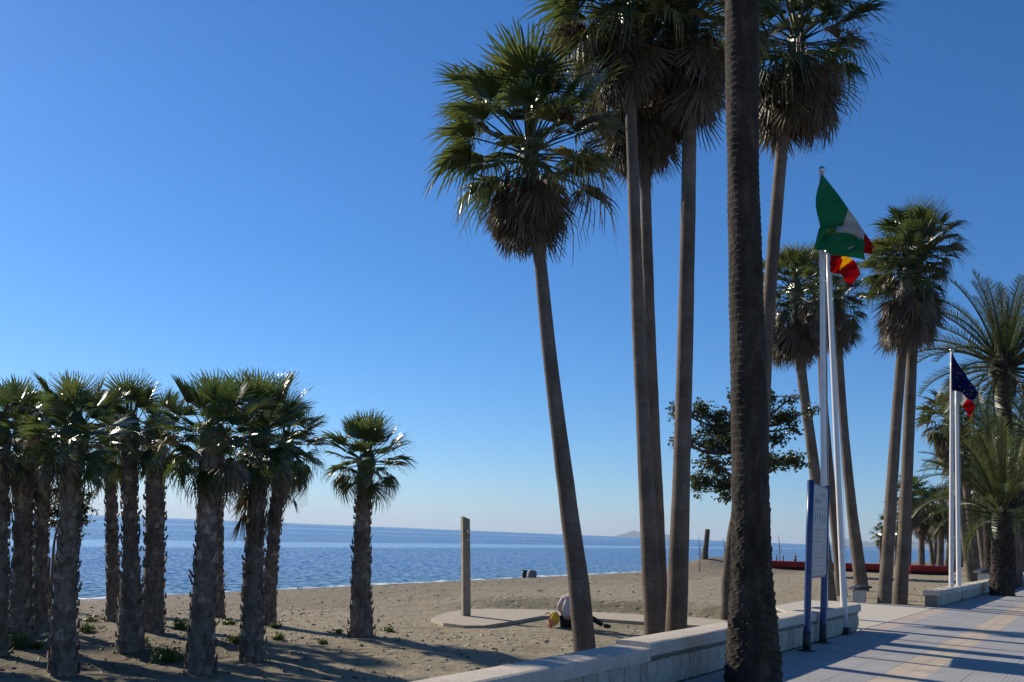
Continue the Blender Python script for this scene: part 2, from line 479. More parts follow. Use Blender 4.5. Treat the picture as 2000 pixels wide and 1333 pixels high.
M['white'] = mat_plain("white_pole_paint", (0.72, 0.70, 0.68), 0.38, 0.5, 0.06, 4)
M['iron'] = mat_plain("dark_iron", (0.045, 0.042, 0.040), 0.6, 0.4, 0.3, 20, 0.3)
M['blue'] = mat_plain("blue_post_paint", (0.016, 0.045, 0.150), 0.35, 0.5, 0.15, 5)
M['panel'] = mat_plain("grey_panel_print", (0.42, 0.40, 0.38), 0.5, 0.4, 0.10, 7)
M['ink'] = mat_plain("panel_ink", (0.24, 0.245, 0.265), 0.6, 0.3, 0.25, 15)
M['red'] = mat_plain("red_paint", (0.42, 0.022, 0.020), 0.45, 0.45, 0.15, 3)
M['shade_red'] = mat_plain("red_underside_shade", (0.06, 0.012, 0.012), 0.7, 0.3, 0.2, 5)  # shade under the barriers, put in as a darker red
M['bin_white'] = mat_plain("bin_body", (0.52, 0.51, 0.48), 0.5, 0.4, 0.1, 6)
M['bin_dark'] = mat_plain("bin_lid", (0.030, 0.028, 0.030), 0.4, 0.5, 0.2, 8)
M['bin_green'] = mat_plain("dark_green_plastic", (0.022, 0.035, 0.030), 0.5, 0.4, 0.2, 8)
M['greybag'] = mat_plain("grey_canvas", (0.24, 0.235, 0.225), 0.85, 0.2, 0.2, 8, 0.4)
M['flag_green'] = mat_cloth("green_cloth", (0.035, 0.29, 0.13))
M['flag_white'] = mat_cloth("white_cloth", (0.62, 0.61, 0.58))
M['flag_red'] = mat_cloth("red_cloth", (0.52, 0.012, 0.016))
M['flag_yellow'] = mat_cloth("yellow_cloth", (0.80, 0.56, 0.02))
M['flag_blue'] = mat_cloth("navy_cloth", (0.010, 0.020, 0.130))
M['emblem'] = mat_cloth("emblem_cloth", (0.33, 0.33, 0.08))
M['skin'] = mat_plain("skin", (0.42, 0.25, 0.17), 0.6, 0.35, 0.08, 8)
M['shirt'] = mat_plain("pale_pink_shirt", (0.56, 0.47, 0.47), 0.85, 0.2, 0.10, 12, 0.3)
M['trouser'] = mat_plain("dark_trousers", (0.028, 0.024, 0.024), 0.85, 0.2, 0.2, 12, 0.3)
M['shoe'] = mat_plain("dark_shoe", (0.055, 0.028, 0.028), 0.6, 0.3, 0.2, 12)
M['hair'] = mat_plain("grey_hair", (0.20, 0.18, 0.16), 0.7, 0.3, 0.2, 30, 0.3)
M['bag_yellow'] = mat_plain("yellow_plastic_bag", (0.78, 0.46, 0.02), 0.4, 0.5, 0.12, 9, 0.4)
M['bag_orange'] = mat_plain("orange_print", (0.70, 0.28, 0.10), 0.4, 0.5, 0.25, 14, 0.4)
M['hill'] = mat_plain("far_hill", (0.05, 0.06, 0.07), 0.95, 0.1, 0.2, 0.002)

# ================================================================== SETTING
def terrain():
    t1 = np.concatenate([np.arange(-45, -8, 1.2), np.arange(-8, 30, 0.22), np.arange(30, 70, 0.6), np.arange(70, 140, 3), np.geomspace(140, 6000, 26)])
    s1 = np.concatenate([-np.geomspace(3000, 6, 14), np.array([-4, -2, 0.0, 0.28, 0.32, 0.4]), np.arange(0.6, 20, 0.2), np.arange(20, 31, 0.4), np.array([32, 36, 42, 60, 120])])
    tt, ss = np.meshgrid(t1, s1, indexing='ij')
    z = height(tt, ss)
    x = P0[0] + T[0] * tt + N[0] * ss
    y = P0[1] + T[1] * tt + N[1] * ss
    v = np.stack([x, y, z], -1).reshape(-1, 3)
    nt, ns = tt.shape
    i = (np.arange(nt - 1)[:, None] * ns + np.arange(ns - 1)[None, :]).ravel()
    f = np.stack([i, i + 1, i + ns + 1, i + ns], -1)[:, ::-1]
    o = mesh_obj("beach_ground", v, f, M['sand'], smooth=True)
    return tag(o, kind="structure")
terrain()

L = 45000.0
sea = mesh_obj("sea", [(-L, -2000, SEA_Z), (L, -2000, SEA_Z), (L, L, SEA_Z), (-L, L, SEA_Z)], [(0, 1, 2, 3)], M['sea'])
tag(sea, kind="structure")

def hill(label, prof, Y, depth):
    rnd = random.Random(5)
    v = []; f = []
    n = 60
    us = np.linspace(prof[0][0], prof[-1][0], n)
    hs = np.interp(us, [p[0] for p in prof], [p[1] for p in prof])
    for j, (off, sc) in enumerate(((-1, 0.0), (-0.5, 0.55), (0, 1.0), (0.6, 0.5), (1, 0.0))):
        for i in range(n):
            b = P(us[i], 1040, Y)
            zz = hs[i] / FPX * Y * sc * (1 + 0.18 * vnoise(us[i] * 0.15, j * 3.3, 4)) + SEA_Z - (5 if sc == 0 else 0)
            v.append((b[0] * (1 + off * depth / Y), Y + off * depth, zz))
    for j in range(4):
        for i in range(n - 1):
            a = j * n + i
            f.append((a, a + 1, a + n + 1, a + n))
    o = mesh_obj("hills", v, f, M['hill'], smooth=True)
    tag(o, kind="structure")
hill("", [(1200, 0), (1214, 5), (1226, 8), (1238, 13), (1248, 11), (1262, 14), (1280, 8), (1300, 9), (1330, 0)], 24000, 2500)
hill("", [(1600, 0), (1640, 10), (1662, 15), (1690, 10), (1720, 8), (1760, 12), (1850, 16), (2000, 10), (2100, 0)], 26000, 2500)

# ------------------------------------------------------------------ promenade and its pavers
WALL_END, WALL2 = 10.05, 20.0
prom = mesh_obj("promenade", [W(-30, 0.03, -0.011), W(-30, -14, -0.011), W(160, -14, -0.011), W(160, 0.03, -0.011)], [(0, 1, 2, 3)], M['bed'])
tag(prom, kind="structure")

def tile_mesh(name, a, b, m):                    # a along the wall, b across
    mb = []
    g = 0.0008; h = 0.010; c = 0.0015
    o = [(-a / 2 + g, -b / 2 + g), (a / 2 - g, -b / 2 + g), (a / 2 - g, b / 2 - g), (-a / 2 + g, b / 2 - g)]
    v = [(x, y, -h) for x, y in o] + [(x * (1 - 2 * c / a), y * (1 - 2 * c / b), 0) for x, y in o]
    # middle ring for the rounded arris
    v2 = [(x, y, -c) for x, y in o]
    v = v[:4] + v2 + v[4:]
    f = []
    for r in (0, 4):
        for i in range(4):
            f.append((r + i, r + (i + 1) % 4, r + 4 + (i + 1) % 4, r + 4 + i))
    f.append((8, 9, 10, 11))
    uv = []
    for q in f:
        for i in q:
            uv.append((v[i][0] / a + 0.5, v[i][1] / b + 0.5))
    return v, f, uv
ROWS = []                                        # (s centre, width, kind)
s_ = -0.0
for w, kd in [(0.40, 'edge'), (0.41, 'g'), (0.41, 'g'), (0.41, 'g'), (0.25, 'c'), (0.25, 'c')] + [(0.41, 'g')] * 9 + [(0.25, 'c'), (0.25, 'c')] + [(0.41, 'g')] * 12:
    ROWS.append((s_ - w / 2, w, kd)); s_ -= w
def paving():
    rnd = random.Random(3)
    near = []; far = []
    for (sc, w, kd) in ROWS:
        L_ = 0.40 if w > 0.3 else 0.25
        k0 = int(-4 / L_)
        for k in range(k0, int(75 / L_)):
            t = (k + 0.5) * L_
            kind = kd
            if kd == 'edge':
                kind = 'p' if WALL_END < t < WALL2 else 'g'
            p = W(t, sc)
            dd = p - CAM
            u = CX + FPX * (dd @ R2) / (dd @ _F); v_ = CY - FPX * (dd @ U2) / (dd @ _F)
            vis = 1480 < u < 2060 and v_ < 1365 and dd[1] > 2
            (near if vis and p[1] < 19.5 else far).append((p[1], t, sc, L_, w, kind, vis))
    near.sort()
    far += near[290:]; near = near[:290]
    mk = {'g': M['tile_grey'], 'c': M['tile_cream'], 'p': M['tile_pink']}
    cache = {}
    zr = math.atan2(T[1], T[0])
    for (_, t, sc, L_, w, kd, vis) in near:
        key = (L_, w, kd)
        if key not in cache:
            v, f, uv = tile_mesh("paver", L_, w, kd)
            o = mesh_obj("paver", v, f, mk[kd], uvs=uv)
            cache[key] = o.data
            bpy.data.objects.remove(o)
        p = W(t, sc, rnd.uniform(-0.0016, 0.0012))
        inst("paver", cache[key], prom, Matrix.Translation(p) @ Matrix.Rotation(zr + rnd.uniform(-0.003, 0.003), 4, 'Z') @ Matrix.Rotation(rnd.uniform(-0.003, 0.003), 4, 'X'))
    V = []; F = []; U = []; I = []
    ki = {'g': 0, 'c': 1, 'p': 2}
    for (_, t, sc, L_, w, kd, vis) in far:
        v, f, uv = tile_mesh("paver", L_, w, kd)
        n = len(V)
        dz = rnd.uniform(-0.0016, 0.0012)
        for q in v:
            V.append(P0 + T * (t + q[0]) + N * (sc + q[1]) + np.array([0, 0, q[2] + dz]))
        F += [tuple(i + n for i in q) for q in f]; U += uv; I += [ki[kd]] * len(f)
    o = mesh_obj("paver_field", V, F, [mk['g'], mk['c'], mk['p']], prom, midx=I, uvs=U)
    tag(o, kind="stuff")
paving()
# pale concrete ramp in the gap between the walls
rp = [W(WALL_END + 0.12, 0.035, -0.003), W(WALL2 - 0.05, 0.035, -0.003), W(WALL2 + 0.2, 0.6, -0.003), W(WALL2 - 0.3, 2.6, -0.003), W(WALL2 - 1.2, 3.4, -0.005), W(15.0, 3.2, -0.005), W(12.2, 1.6, -0.008), W(WALL_END + 0.6, 0.5, -0.01)]
rv = [tuple(p) for p in rp] + [(p[0], p[1], p[2] - 0.35) for p in rp]
nrp = len(rp)
ramp = mesh_obj("path", rv, [tuple(range(nrp))[::-1]] + [(i, (i + 1) % nrp, nrp + (i + 1) % nrp, nrp + i) for i in range(nrp)], M['concrete'])
tag(ramp, kind="structure")

# ------------------------------------------------------------------ low stone walls
def low_wall(label, t0, t1, coping_breaks, near, z0=-0.34):
    root = thing("stone_wall", W(t0, 0.25, 0), label, "wall", "low stone walls along the promenade")
    inv = -W(t0, 0.25, 0)
    H = 0.31
    rnd = random.Random(int(t0 * 10) + 7)
    core = MB()
    core.box(W((t0 + t1) / 2, 0.22, (H + z0) / 2 - 0.004) + inv, T * ((t1 - t0) / 2 - 0.012), N * 0.155, (0, 0, (H - z0) / 2 - 0.004))
    core.build("mortar_core", M['mortar'], root)
    protos = {}
    def block(t, s, z, a, h, depth, face):
        w = round(a, 2)
        key = (w, round(h, 3), face, rnd.randrange(3))
        if key not in protos:
            v = []; f = []
            nx, nz = 4, 3
            g = 0.007
            for j in range(nz + 1):
                for i in range(nx + 1):
                    ex = min(i, nx - i) == 0; ez = min(j, nz - j) == 0
                    out = -0.028 if (ex or ez) else (-0.040 - 0.020 * rnd.random())
                    v.append(((-w / 2 + g) + (w - 2 * g) * i / nx + rnd.uniform(-.006, .006), out, (-h / 2 + g) + (h - 2 * g) * j / nz + rnd.uniform(-.006, .006)))
            for j in range(nz):
                for i in range(nx):
                    a0 = j * (nx + 1) + i
                    f.append((a0, a0 + 1, a0 + nx + 2, a0 + nx + 1))
            border = [i for i in range(nx + 1)] + [j * (nx + 1) + nx for j in range(1, nz + 1)] + [nz * (nx + 1) + i for i in range(nx - 1, -1, -1)] + [j * (nx + 1) for j in range(nz - 1, 0, -1)]
            n0 = len(v)
            for b in border:
                v.append((v[b][0], 0.0, v[b][2]))
            m = len(border)
            for i in range(m):
                f.append((border[(i + 1) % m], border[i], n0 + i, n0 + (i + 1) % m))
            o = mesh_obj("stone_block", v, f, M['block'], smooth=False)
            protos[key] = o.data
            bpy.data.objects.remove(o)
        if face == 'front':
            rot = Matrix(((T[0], N[0], 0, 0), (T[1], N[1], 0, 0), (0, 0, 1, 0), (0, 0, 0, 1)))
        else:                                      # end face, looking back along the wall
            sg = face
            ax = -N * sg; ay = -T * sg
            rot = Matrix(((ax[0], ay[0], 0, 0), (ax[1], ay[1], 0, 0), (0, 0, 1, 0), (0, 0, 0, 1)))
        p = W(t, s, z) + inv
        inst("stone_block", protos[key], root, Matrix.Translation(p) @ rot)
    widths = (0.22, 0.26, 0.30, 0.34, 0.40)
    lim = t1
    for (z, h) in ((0.152, 0.306),):
        t = t0 + 0.02
        while t < t1 - 0.05:
            a = rnd.choice(widths) * (1.0 if near else 1.6)
            a = round(min(a, t1 - 0.02 - t), 2)
            if a < 0.05: break
            block(t + a / 2, 0.068, z, a, h, 0.04, 'front')
            t += a
        for face, te in ((-1, t1 - 0.015), (1, t0 + 0.015)):
            for sc in (0.145, 0.30):
                block(te, sc, z, 0.15, h, 0.04, face)
    # coping slabs
    for i in range(len(coping_breaks) - 1):
        a, b = coping_breaks[i], coping_breaks[i + 1]
        dz = 0.0 if (near and i < 2) else (0.05 if near else 0.0)
        nseg = 8
        cp = MB()
        prof = [(0.0, 0.0), (0.0, 0.10), (0.012, 0.128), (0.04, 0.138), (0.21, 0.142), (0.38, 0.138), (0.408, 0.128), (0.42, 0.10), (0.42, 0.0)]
        vs = []
        for q in range(nseg + 1):
            tt = a + 0.006 + (b - a - 0.012) * q / nseg
            for (s, z) in prof:
                bow = 0.0
                if near and i == 1 and q == nseg: bow = -0.05 * (1 - ((s - 0.21) / 0.21) ** 2)   # hollow slab end
                vs.append(W(tt + bow, s + rnd.uniform(-.003, .003), H + z + dz + rnd.uniform(-.0025, .0025)) + inv)
        m = len(prof)
        fs = []
        for q in range(nseg):
            for k in range(m):
                k2 = (k + 1) % m
                fs.append((q * m + k, (q + 1) * m + k, (q + 1) * m + k2, q * m + k2))
        fs.append(tuple(range(m))); fs.append(tuple(nseg * m + k for k in range(m - 1, -1, -1)))
        cp.add(vs, fs)
        cp.build("coping_stone", M['coping'], root)
        if near and i > 1:                          # thin bed under the raised slabs
            bd = MB(); bd.box(W((a + b) / 2, 0.21, H + dz / 2) + inv, T * ((b - a) / 2 - 0.02), N * 0.17, (0, 0, dz / 2 + 0.003)); bd.build("mortar_bed", M['mortar'], root)
    if near:                                        # dressed pier at the slab joint
        pr = MB()
        for z, h in ((0.075, 0.14), (0.225, 0.15)):
            pr.box(W(0.17, 0.085, z) + inv, T * 0.115, N * 0.072, (0, 0, h / 2 - 0.003))
        for q in (0, 1):
            o = mesh_obj("pier_stone", pr.v[q * 8:q * 8 + 8], [tuple(i - q * 8 for i in f) for f in pr.f[q * 6:q * 6 + 6]], M['block'], root)
            bevel(o, 0.008, 2)
    return root
low_wall("near low limestone wall with thick coping, crossing behind the big foreground trunk", -14.0, WALL_END, [-14.0, -6.9, 0.10, 3.4, 6.8, WALL_END + 0.04], True)
low_wall("far low limestone wall beyond the paved gap, beside the navy flag poles", WALL2, 62.0, [WALL2 - 0.04, 23.2, 26.5, 29.8, 33, 37, 42, 50, 62], False)

# ================================================================== PALMS
def fan_leaf(seed, nseg=22, pet=0.45, spread=112, droop=0.25, tipdroop=0.10, split=0.5):
    """one fan frond, length 1 along +X, Z up"""
    r = random.Random(seed)
    mb = MB()
    R0 = 1.0 - pet
    arc = r.uniform(0.02, 0.08)
    pp = [np.array([pet * k / 4, 0, -arc * (k / 4) ** 2]) for k in range(5)]
    mb.tube(pp, [0.016, 0.012, 0.010, 0.009, 0.008], 3, 0, False)
    hub = pp[-1]
    fold = r.uniform(0.10, 0.42)
    curl = r.uniform(0.1, 0.35)
    rows = []
    da = 2 * spread / nseg
    for i in range(nseg):
        th0 = -spread + da * (i + 0.5) + r.uniform(-1.5, 1.5)
        th = rad(th0)
        Rl = R0 * (1 - 0.28 * (abs(th0) / spread) ** 2) * r.uniform(0.9, 1.06)
        hw = rad(da) * 0.52
        td = tipdroop * r.uniform(0.3, 1.9)
        sway = r.uniform(-0.05, 0.05)
        vs = []
        for q, (fr, wf) in enumerate(((0.05, 1.0), (split, 0.96), (split * 0.5 + 0.5, 0.40), (0.92, 0.15), (1.0, 0.0))):
            rr = Rl * fr
            ww = max(rr, 0.02) * hw * wf
            c = np.array([math.cos(th + sway * fr * fr), math.sin(th + sway * fr * fr), 0])
            sd = np.array([-c[1], c[0], 0])
            z = fold * abs(math.sin(th)) * rr - curl * droop * 4 * (rr * max(c[0], -0.2)) ** 2 - td * max(0, fr - split) ** 2 * 4
            for sg in ((-1, 1) if q < 4 else (0,)):
                p = hub + c * rr + sd * (sg * ww)
                p = p + np.array([0, 0, z + sg * (0.012 if q == 1 else 0.006) * (1 if fr < 0.9 else 0)])
                vs.append(p)
        fs = [(0, 1, 3, 2), (2, 3, 5, 4), (4, 5, 7, 6), (6, 7, 8)]
        mb.add(vs, fs)
    return np.array(mb.v), mb.f
def leaf_data(name, vf, mat):
    me = bpy.data.meshes.new(name)
    me.from_pydata([tuple(v) for v in vf[0]], [], vf[1])
    me.materials.append(mat)
    me.update()
    return me
FAN_V = [fan_leaf(10 + i, nseg=30, pet=0.52, droop=0.15 + 0.08 * i, tipdroop=0.05 + 0.026 * i, spread=100 + 5 * (i % 3), split=0.42) for i in range(7)]
FAN = [leaf_data("frond", v, M['fan']) for v in FAN_V]
FANY_V = [fan_leaf(40 + i, nseg=26, pet=0.46, droop=0.06 + 0.08 * i, tipdroop=0.02 + 0.03 * i, spread=92 + 6 * (i % 3), split=0.44) for i in range(6)]
FANY = [leaf_data("frond", v, M['fan_young']) for v in FANY_V]
DEAD_V = [fan_leaf(70 + i, nseg=16, pet=0.30, spread=r_, droop=-0.12, tipdroop=-0.02, split=0.30) for i, r_ in enumerate((24, 32, 40, 50, 60))]
FANFAR_V = [fan_leaf(90 + i, nseg=12, droop=0.2 + 0.15 * i, tipdroop=0.15, spread=105) for i in range(4)]
FANFAR = [leaf_data("frond", v, M['fan']) for v in FANFAR_V]

def feather_leaf(seed, pairs=40, droop=0.5, vee=28):
    r = random.Random(seed)
    mb = MB()
    n = 12
    pts = []
    p = np.zeros(3); el = 0.0
    for k in range(n + 1):
        pts.append(p.copy())
        el = -droop * 1.5 * (k / n) ** 1.6
        p = p + np.array([math.cos(el), 0, math.sin(el)]) / n
    mb.tube(pts, [0.016 * (1 - 0.85 * k / n) + 0.002 for k in range(n + 1)], 3, 0, False)
    pts = np.array(pts)
    for i in range(pairs):
        f = 0.14 + 0.86 * i / (pairs - 1)
        x = f * n; k = min(int(x), n - 1); a = x - k
        c = pts[k] * (1 - a) + pts[k + 1] * a
        d = pts[k + 1] - pts[k]; d /= np.linalg.norm(d)
        upv = np.array([-d[2], 0, d[0]])
        ln = 0.17 * (math.sin(math.pi * min(0.97, 0.18 + 0.74 * f)) ** 0.7) * r.uniform(0.85, 1.12)
        for sg in (-1, 1):
            va = rad(vee + r.uniform(-14, 14)); fw = rad(48 - 10 * f + r.uniform(-8, 8))
            side = np.array([0, sg * math.cos(va), 0]) + upv * math.sin(va)
            e = side * math.cos(fw) + d * math.sin(fw)
            w = d * 0.008
            m1 = c + e * ln * 0.5; tip = c + e * ln + np.array([0, 0, -0.015 * r.random()])
            mb.add([c - w * 0.5, c + w * 0.5, m1 + w * 0.6, m1 - w * 0.6, tip], [(0, 1, 2, 3), (3, 2, 4)])
    return np.array(mb.v), mb.f
FEA_V = [feather_leaf(200 + i, pairs=58, droop=0.34 + 0.20 * i, vee=24) for i in range(5)]
FEA = [leaf_data("frond", v, M['feather']) for v in FEA_V]

def leaf_matrix(pos, az, el, size, roll=0.0):
    x = np.array([math.cos(el) * math.cos(az), math.cos(el) * math.sin(az), math.sin(el)])
    up = np.array([0, 0, 1.0])
    if abs(x[2]) > 0.98: up = np.array([-math.cos(az), -math.sin(az), 0.2])
    z = up - x * (up @ x); z /= np.linalg.norm(z)
    y = np.cross(z, x)
    m = Matrix(((x[0], y[0], z[0], 0), (x[1], y[1], z[1], 0), (x[2], y[2], z[2], 0), (0, 0, 0, 1)))
    return Matrix.Translation(tuple(pos)) @ m @ Matrix.Rotation(roll, 4, 'X') @ Matrix.Scale(size, 4)
def xf(m4, v):
    a = np.array(m4)
    return v @ a[:3, :3].T + a[:3, 3]

def resample(pts, rs, step):
    P_ = [pts[0]]; R_ = [rs[0]]
    pts = np.array(pts); rs = np.array(rs)
    # smooth polyline by Catmull-Rom
    n = len(pts)
    for i in range(n - 1):
        p0 = pts[max(i - 1, 0)]; p1 = pts[i]; p2 = pts[i + 1]; p3 = pts[min(i + 2, n - 1)]
        m = max(2, int(np.linalg.norm(p2 - p1) / step))
        for k in range(1, m + 1):
            t = k / m
            q = 0.5 * ((2 * p1) + (-p0 + p2) * t + (2 * p0 - 5 * p1 + 4 * p2 - p3) * t * t + (-p0 + 3 * p1 - 3 * p2 + p3) * t ** 3)
            P_.append(q); R_.append(rs[i] * (1 - t) + rs[i + 1] * t)
    return P_, R_

def trunk_path(path, d, z_base):
    pts = [P(u, v, d) for (u, v, w) in path]
    rs = [w / 2 * d / FPX for (u, v, w) in path]
    lo = pts[-1].copy()
    if lo[2] > z_base + 0.02:
        dd = pts[-1] - pts[-2]
        k = min((z_base - lo[2]) / dd[2] if abs(dd[2]) > 1e-3 else 0, 1.5)
        b = lo + dd * max(k, 0)
        b[2] = z_base
        pts.append(b); rs.append(rs[-1] * 1.06)
    base = pts[-1].copy()
    pts = pts[::-1]; rs = rs[::-1]
    pts.insert(0, pts[0] - np.array([0, 0, 0.25])); rs.insert(0, rs[0] * 1.12)
    return pts, rs, base

def smooth_trunk(mb, pts, rs, seed, n=14):
    pp, rr = resample(pts, rs, 0.12)
    k = seed * 3.7
    def jit(i, th):
        return 1 + 0.05 * vnoise(i * 0.45, math.cos(th) * 1.3 + k, 2) + 0.05 * vnoise(i * 0.12 + k, math.sin(th) * 1.5, 3) + (0.004 if i % 2 else 0.0)
    mb.tube(pp, rr, n, 0, True, lambda i, th: float(jit(i, th)))

def boot_trunk(mb, pts, rs, seed, size=1.0, dens=1.0, out=1.0):
    """trunk covered with old leaf bases"""
    r = random.Random(seed)
    pp, rr = resample(pts, rs, 0.10)
    mb.tube(pp, [q * 0.86 for q in rr], 12, 0, True, lambda i, th: float(1 + 0.12 * vnoise(i * 0.6, math.cos(th) * 2 + seed, 5)))
    pp = np.array(pp); rr = np.array(rr)
    seg = np.linalg.norm(np.diff(pp, axis=0), axis=1); cum = np.concatenate([[0], np.cumsum(seg)])
    L_ = cum[-1]
    dz = 0.020 * size / dens
    n = int(L_ / dz)
    for i in range(n):
        a = i * 2.39996 + r.uniform(-0.2, 0.2)
        l = min(L_ * (i + r.random()) / n, L_ - 1e-4)
        k = int(np.searchsorted(cum, l) - 1); k = max(0, min(k, len(pp) - 2))
        f = (l - cum[k]) / seg[k]
        c = pp[k] * (1 - f) + pp[k + 1] * f; R_ = rr[k] * (1 - f) + rr[k + 1] * f
        ax = pp[k + 1] - pp[k]; ax /= np.linalg.norm(ax)
        o = np.array([math.cos(a), math.sin(a), 0]); o -= ax * (o @ ax); o /= np.linalg.norm(o)
        sd = np.cross(ax, o)
        w = r.uniform(0.045, 0.080) * size; h = r.uniform(0.07, 0.14) * size; tk = r.uniform(0.008, 0.026) * size * out
        lift = r.uniform(0.004, 0.026) * size * out * (2.2 if r.random() < 0.10 else 1)
        b = c + o * (R_ * 0.84)
        tipc = b + ax * h + o * (lift + R_ * 0.06)
        tw = r.uniform(0.15, 0.45)
        sk = sd * r.uniform(-0.03, 0.03) * size
        vs = [b - sd * w, b + sd * w, b + o * (tk + R_ * 0.10), tipc - sd * w * tw + sk, tipc + sd * w * tw + sk, tipc + o * tk * 0.6 + sk - ax * 0.02]
        mb.add(vs, [(0, 2, 5, 3), (2, 1, 4, 5), (3, 5, 4), (0, 3, 4, 1)])

def date_trunk(mb, pts, rs, seed, n=44, step=0.035, amp=0.055, pitch=0.13, rings=99.0):
    """thick trunk with diamond leaf scars pushed out"""
    pp, rr = resample(pts, rs, step)
    def jit(i, th):
        z = i * step
        k = 11
        g = th / (2 * math.pi) * k
        a = (z / pitch + g * 0.5) % 1.0
        row = math.floor(z / pitch + g * 0.5)
        b = (g + 0.5 * (row % 2)) % 1.0
        saw = a ** 1.6
        e = 1 - abs(2 * b - 1) ** 3
        hsh = float(vnoise(row * 1.7, math.floor(g + 0.5 * (row % 2)) * 2.3, 9)) + 0.5
        chunk = 0.10 * float(vnoise(math.cos(th) * 1.4 + seed, z * 1.3, 6)) + 0.08 * float(vnoise(math.cos(th) * 3 + seed, z * 3.5 + math.sin(th), 7)) + 0.05 * float(vnoise(math.cos(th) * 9 + 3 * math.sin(th), z * 13, 8))
        up = max(0.0, min(1.0, (z - rings) / 1.2))
        a2 = (z / (pitch * 0.8) + 0.25 * float(vnoise(math.cos(th) * 1.2, z * 2.0 + math.sin(th), 11))) % 1.0
        ring = amp * 0.55 * a2 ** 1.4 * (0.6 + 0.8 * (float(vnoise(math.cos(th) * 2.5, math.floor(z / (pitch * 0.8)) + math.sin(th) * 2, 12)) + 0.5))
        dia = amp * (0.4 + 1.2 * hsh) * saw * e - amp * 0.4
        return 1 + dia * (1 - up) + ring * up + chunk * (1 - 0.55 * up)
    mb.tube(pp, rr, n, 0, True, jit)

def add_skirt(mb, top, r_top, off, span, n, seed, size, bell=1.0):
    """dead leaves hanging in a bell under the crown"""
    r = random.Random(seed)
    for i in range(n):
        az = i * 2.39996 + r.uniform(-0.3, 0.3)
        f = (i + r.random()) / n
        rr = r_top * 0.8 + size * 0.30 * bell * r.random() ** 0.6 * (1 - 0.45 * f)
        base = top - np.array([0, 0, off + span * f]) + np.array([math.cos(az), math.sin(az), 0]) * rr
        el = -rad(77 + 5 * f + r.uniform(-7, 7))
        v, fc = DEAD_V[r.randrange(len(DEAD_V))]
        m4 = leaf_matrix(base, az, el, size * r.uniform(0.82, 1.1), r.uniform(-0.7, 0.7))
        mb.add(xf(m4, v), fc)

def palm(label, path, d, kind, crown, group, seed, name="fan_palm", zb=None):
    """path: photo-measured trunk course from crown down; crown: dict of sizes in metres"""
    b0 = P(path[-1][0], path[-1][1], d)
    z = ground_z(b0) if zb is None else zb
    pts, rs, base = trunk_path(path, d, z)
    root = thing(name, base, label, "palm tree", group)
    r = random.Random(seed)
    rel = [p - base for p in pts]
    tm = MB()
    if kind == 'smooth':
        smooth_trunk(tm, rel, rs, seed); tm.build("trunk", M['trunk_smooth'], root, True)
    elif kind == 'boot':
        boot_trunk(tm, rel, rs, seed, crown.get('boot', 1.0)); tm.build("trunk", M['trunk_boot'], root)
    elif kind == 'date':
        date_trunk(tm, rel, rs, seed, **crown.get('dt', {})); tm.build("trunk", M['trunk_date'], root, False)
    top = rel[-1]
    size = crown['size']
    feather = crown.get('feather', False)
    # crown heart: leaf bases and the closed spear leaves
    cm = MB()
    hr = rs[-1]
    hh = crown.get('heart', 0.35)
    cm.tube([top - np.array([0, 0, hh * 0.6]), top, top + np.array([0, 0, hh * 0.5]), top + np.array([0, 0, hh])], [hr * 1.05, hr * 1.35, hr * 0.9, hr * 0.2], 9, 0, True, lambda i, th: 1 + 0.15 * math.sin(th * 5 + i))
    for k in range(3):
        a = r.uniform(0, 6.28)
        sp = top + np.array([math.cos(a) * 0.18, math.sin(a) * 0.18, 1.0]) * size * r.uniform(0.55, 0.8)
        cm.tube([top, (top + sp) / 2, sp], [0.020 * size, 0.026 * size, 0.003], 4)
    cr = cm.build("crown", M['trunk_date'] if feather else M['fan_young'], root)
    n = crown['n']
    lib = FEA if feather else crown.get('lib', FAN)
    e_hi, e_lo = crown.get('el', (82, -35))
    for i in range(n):
        f = (i + 0.5) / n
        az = i * 2.39996 + r.uniform(-0.25, 0.25) + seed
        el = e_hi + (e_lo - e_hi) * f ** crown.get('pow', 0.85) + r.uniform(-9, 9)
        pos = top + np.array([0, 0, hh * (0.45 - 0.9 * f)]) + np.array([math.cos(az), math.sin(az), 0]) * hr * 0.7
        k = min(len(lib) - 1, max(0, int(f * len(lib) + r.uniform(-1.2, 1.2))))
        sz = size * r.uniform(0.84, 1.10) * (0.86 + 0.14 * math.sin(math.pi * min(1, f * 1.4))) * (1 - crown.get('narrow', 0.0) * math.cos(rad(el)))
        o = inst("frond", lib[k], cr, leaf_matrix(pos, az, rad(max(-80, min(88, el))), sz, r.uniform(-0.35, 0.35)))
        if r.random() < crown.get('dry', 0.0) and f > 0.55:
            o.data = DRYFAN[k % len(DRYFAN)]
    sk = crown.get('skirt')
    if sk:
        sm = MB()
        add_skirt(sm, top, hr * 1.1, sk.get('off', 0.2), sk['len'], sk['n'], seed + 5, sk['size'], sk.get('bell', 1.0))
        o = sm.build("dead_leaf_skirt", M['dry'], root)
        tag(o, kind="stuff")
    return root
DRYFAN = [leaf_data("frond", v, M['dry']) for v in FAN_V[3:6]]

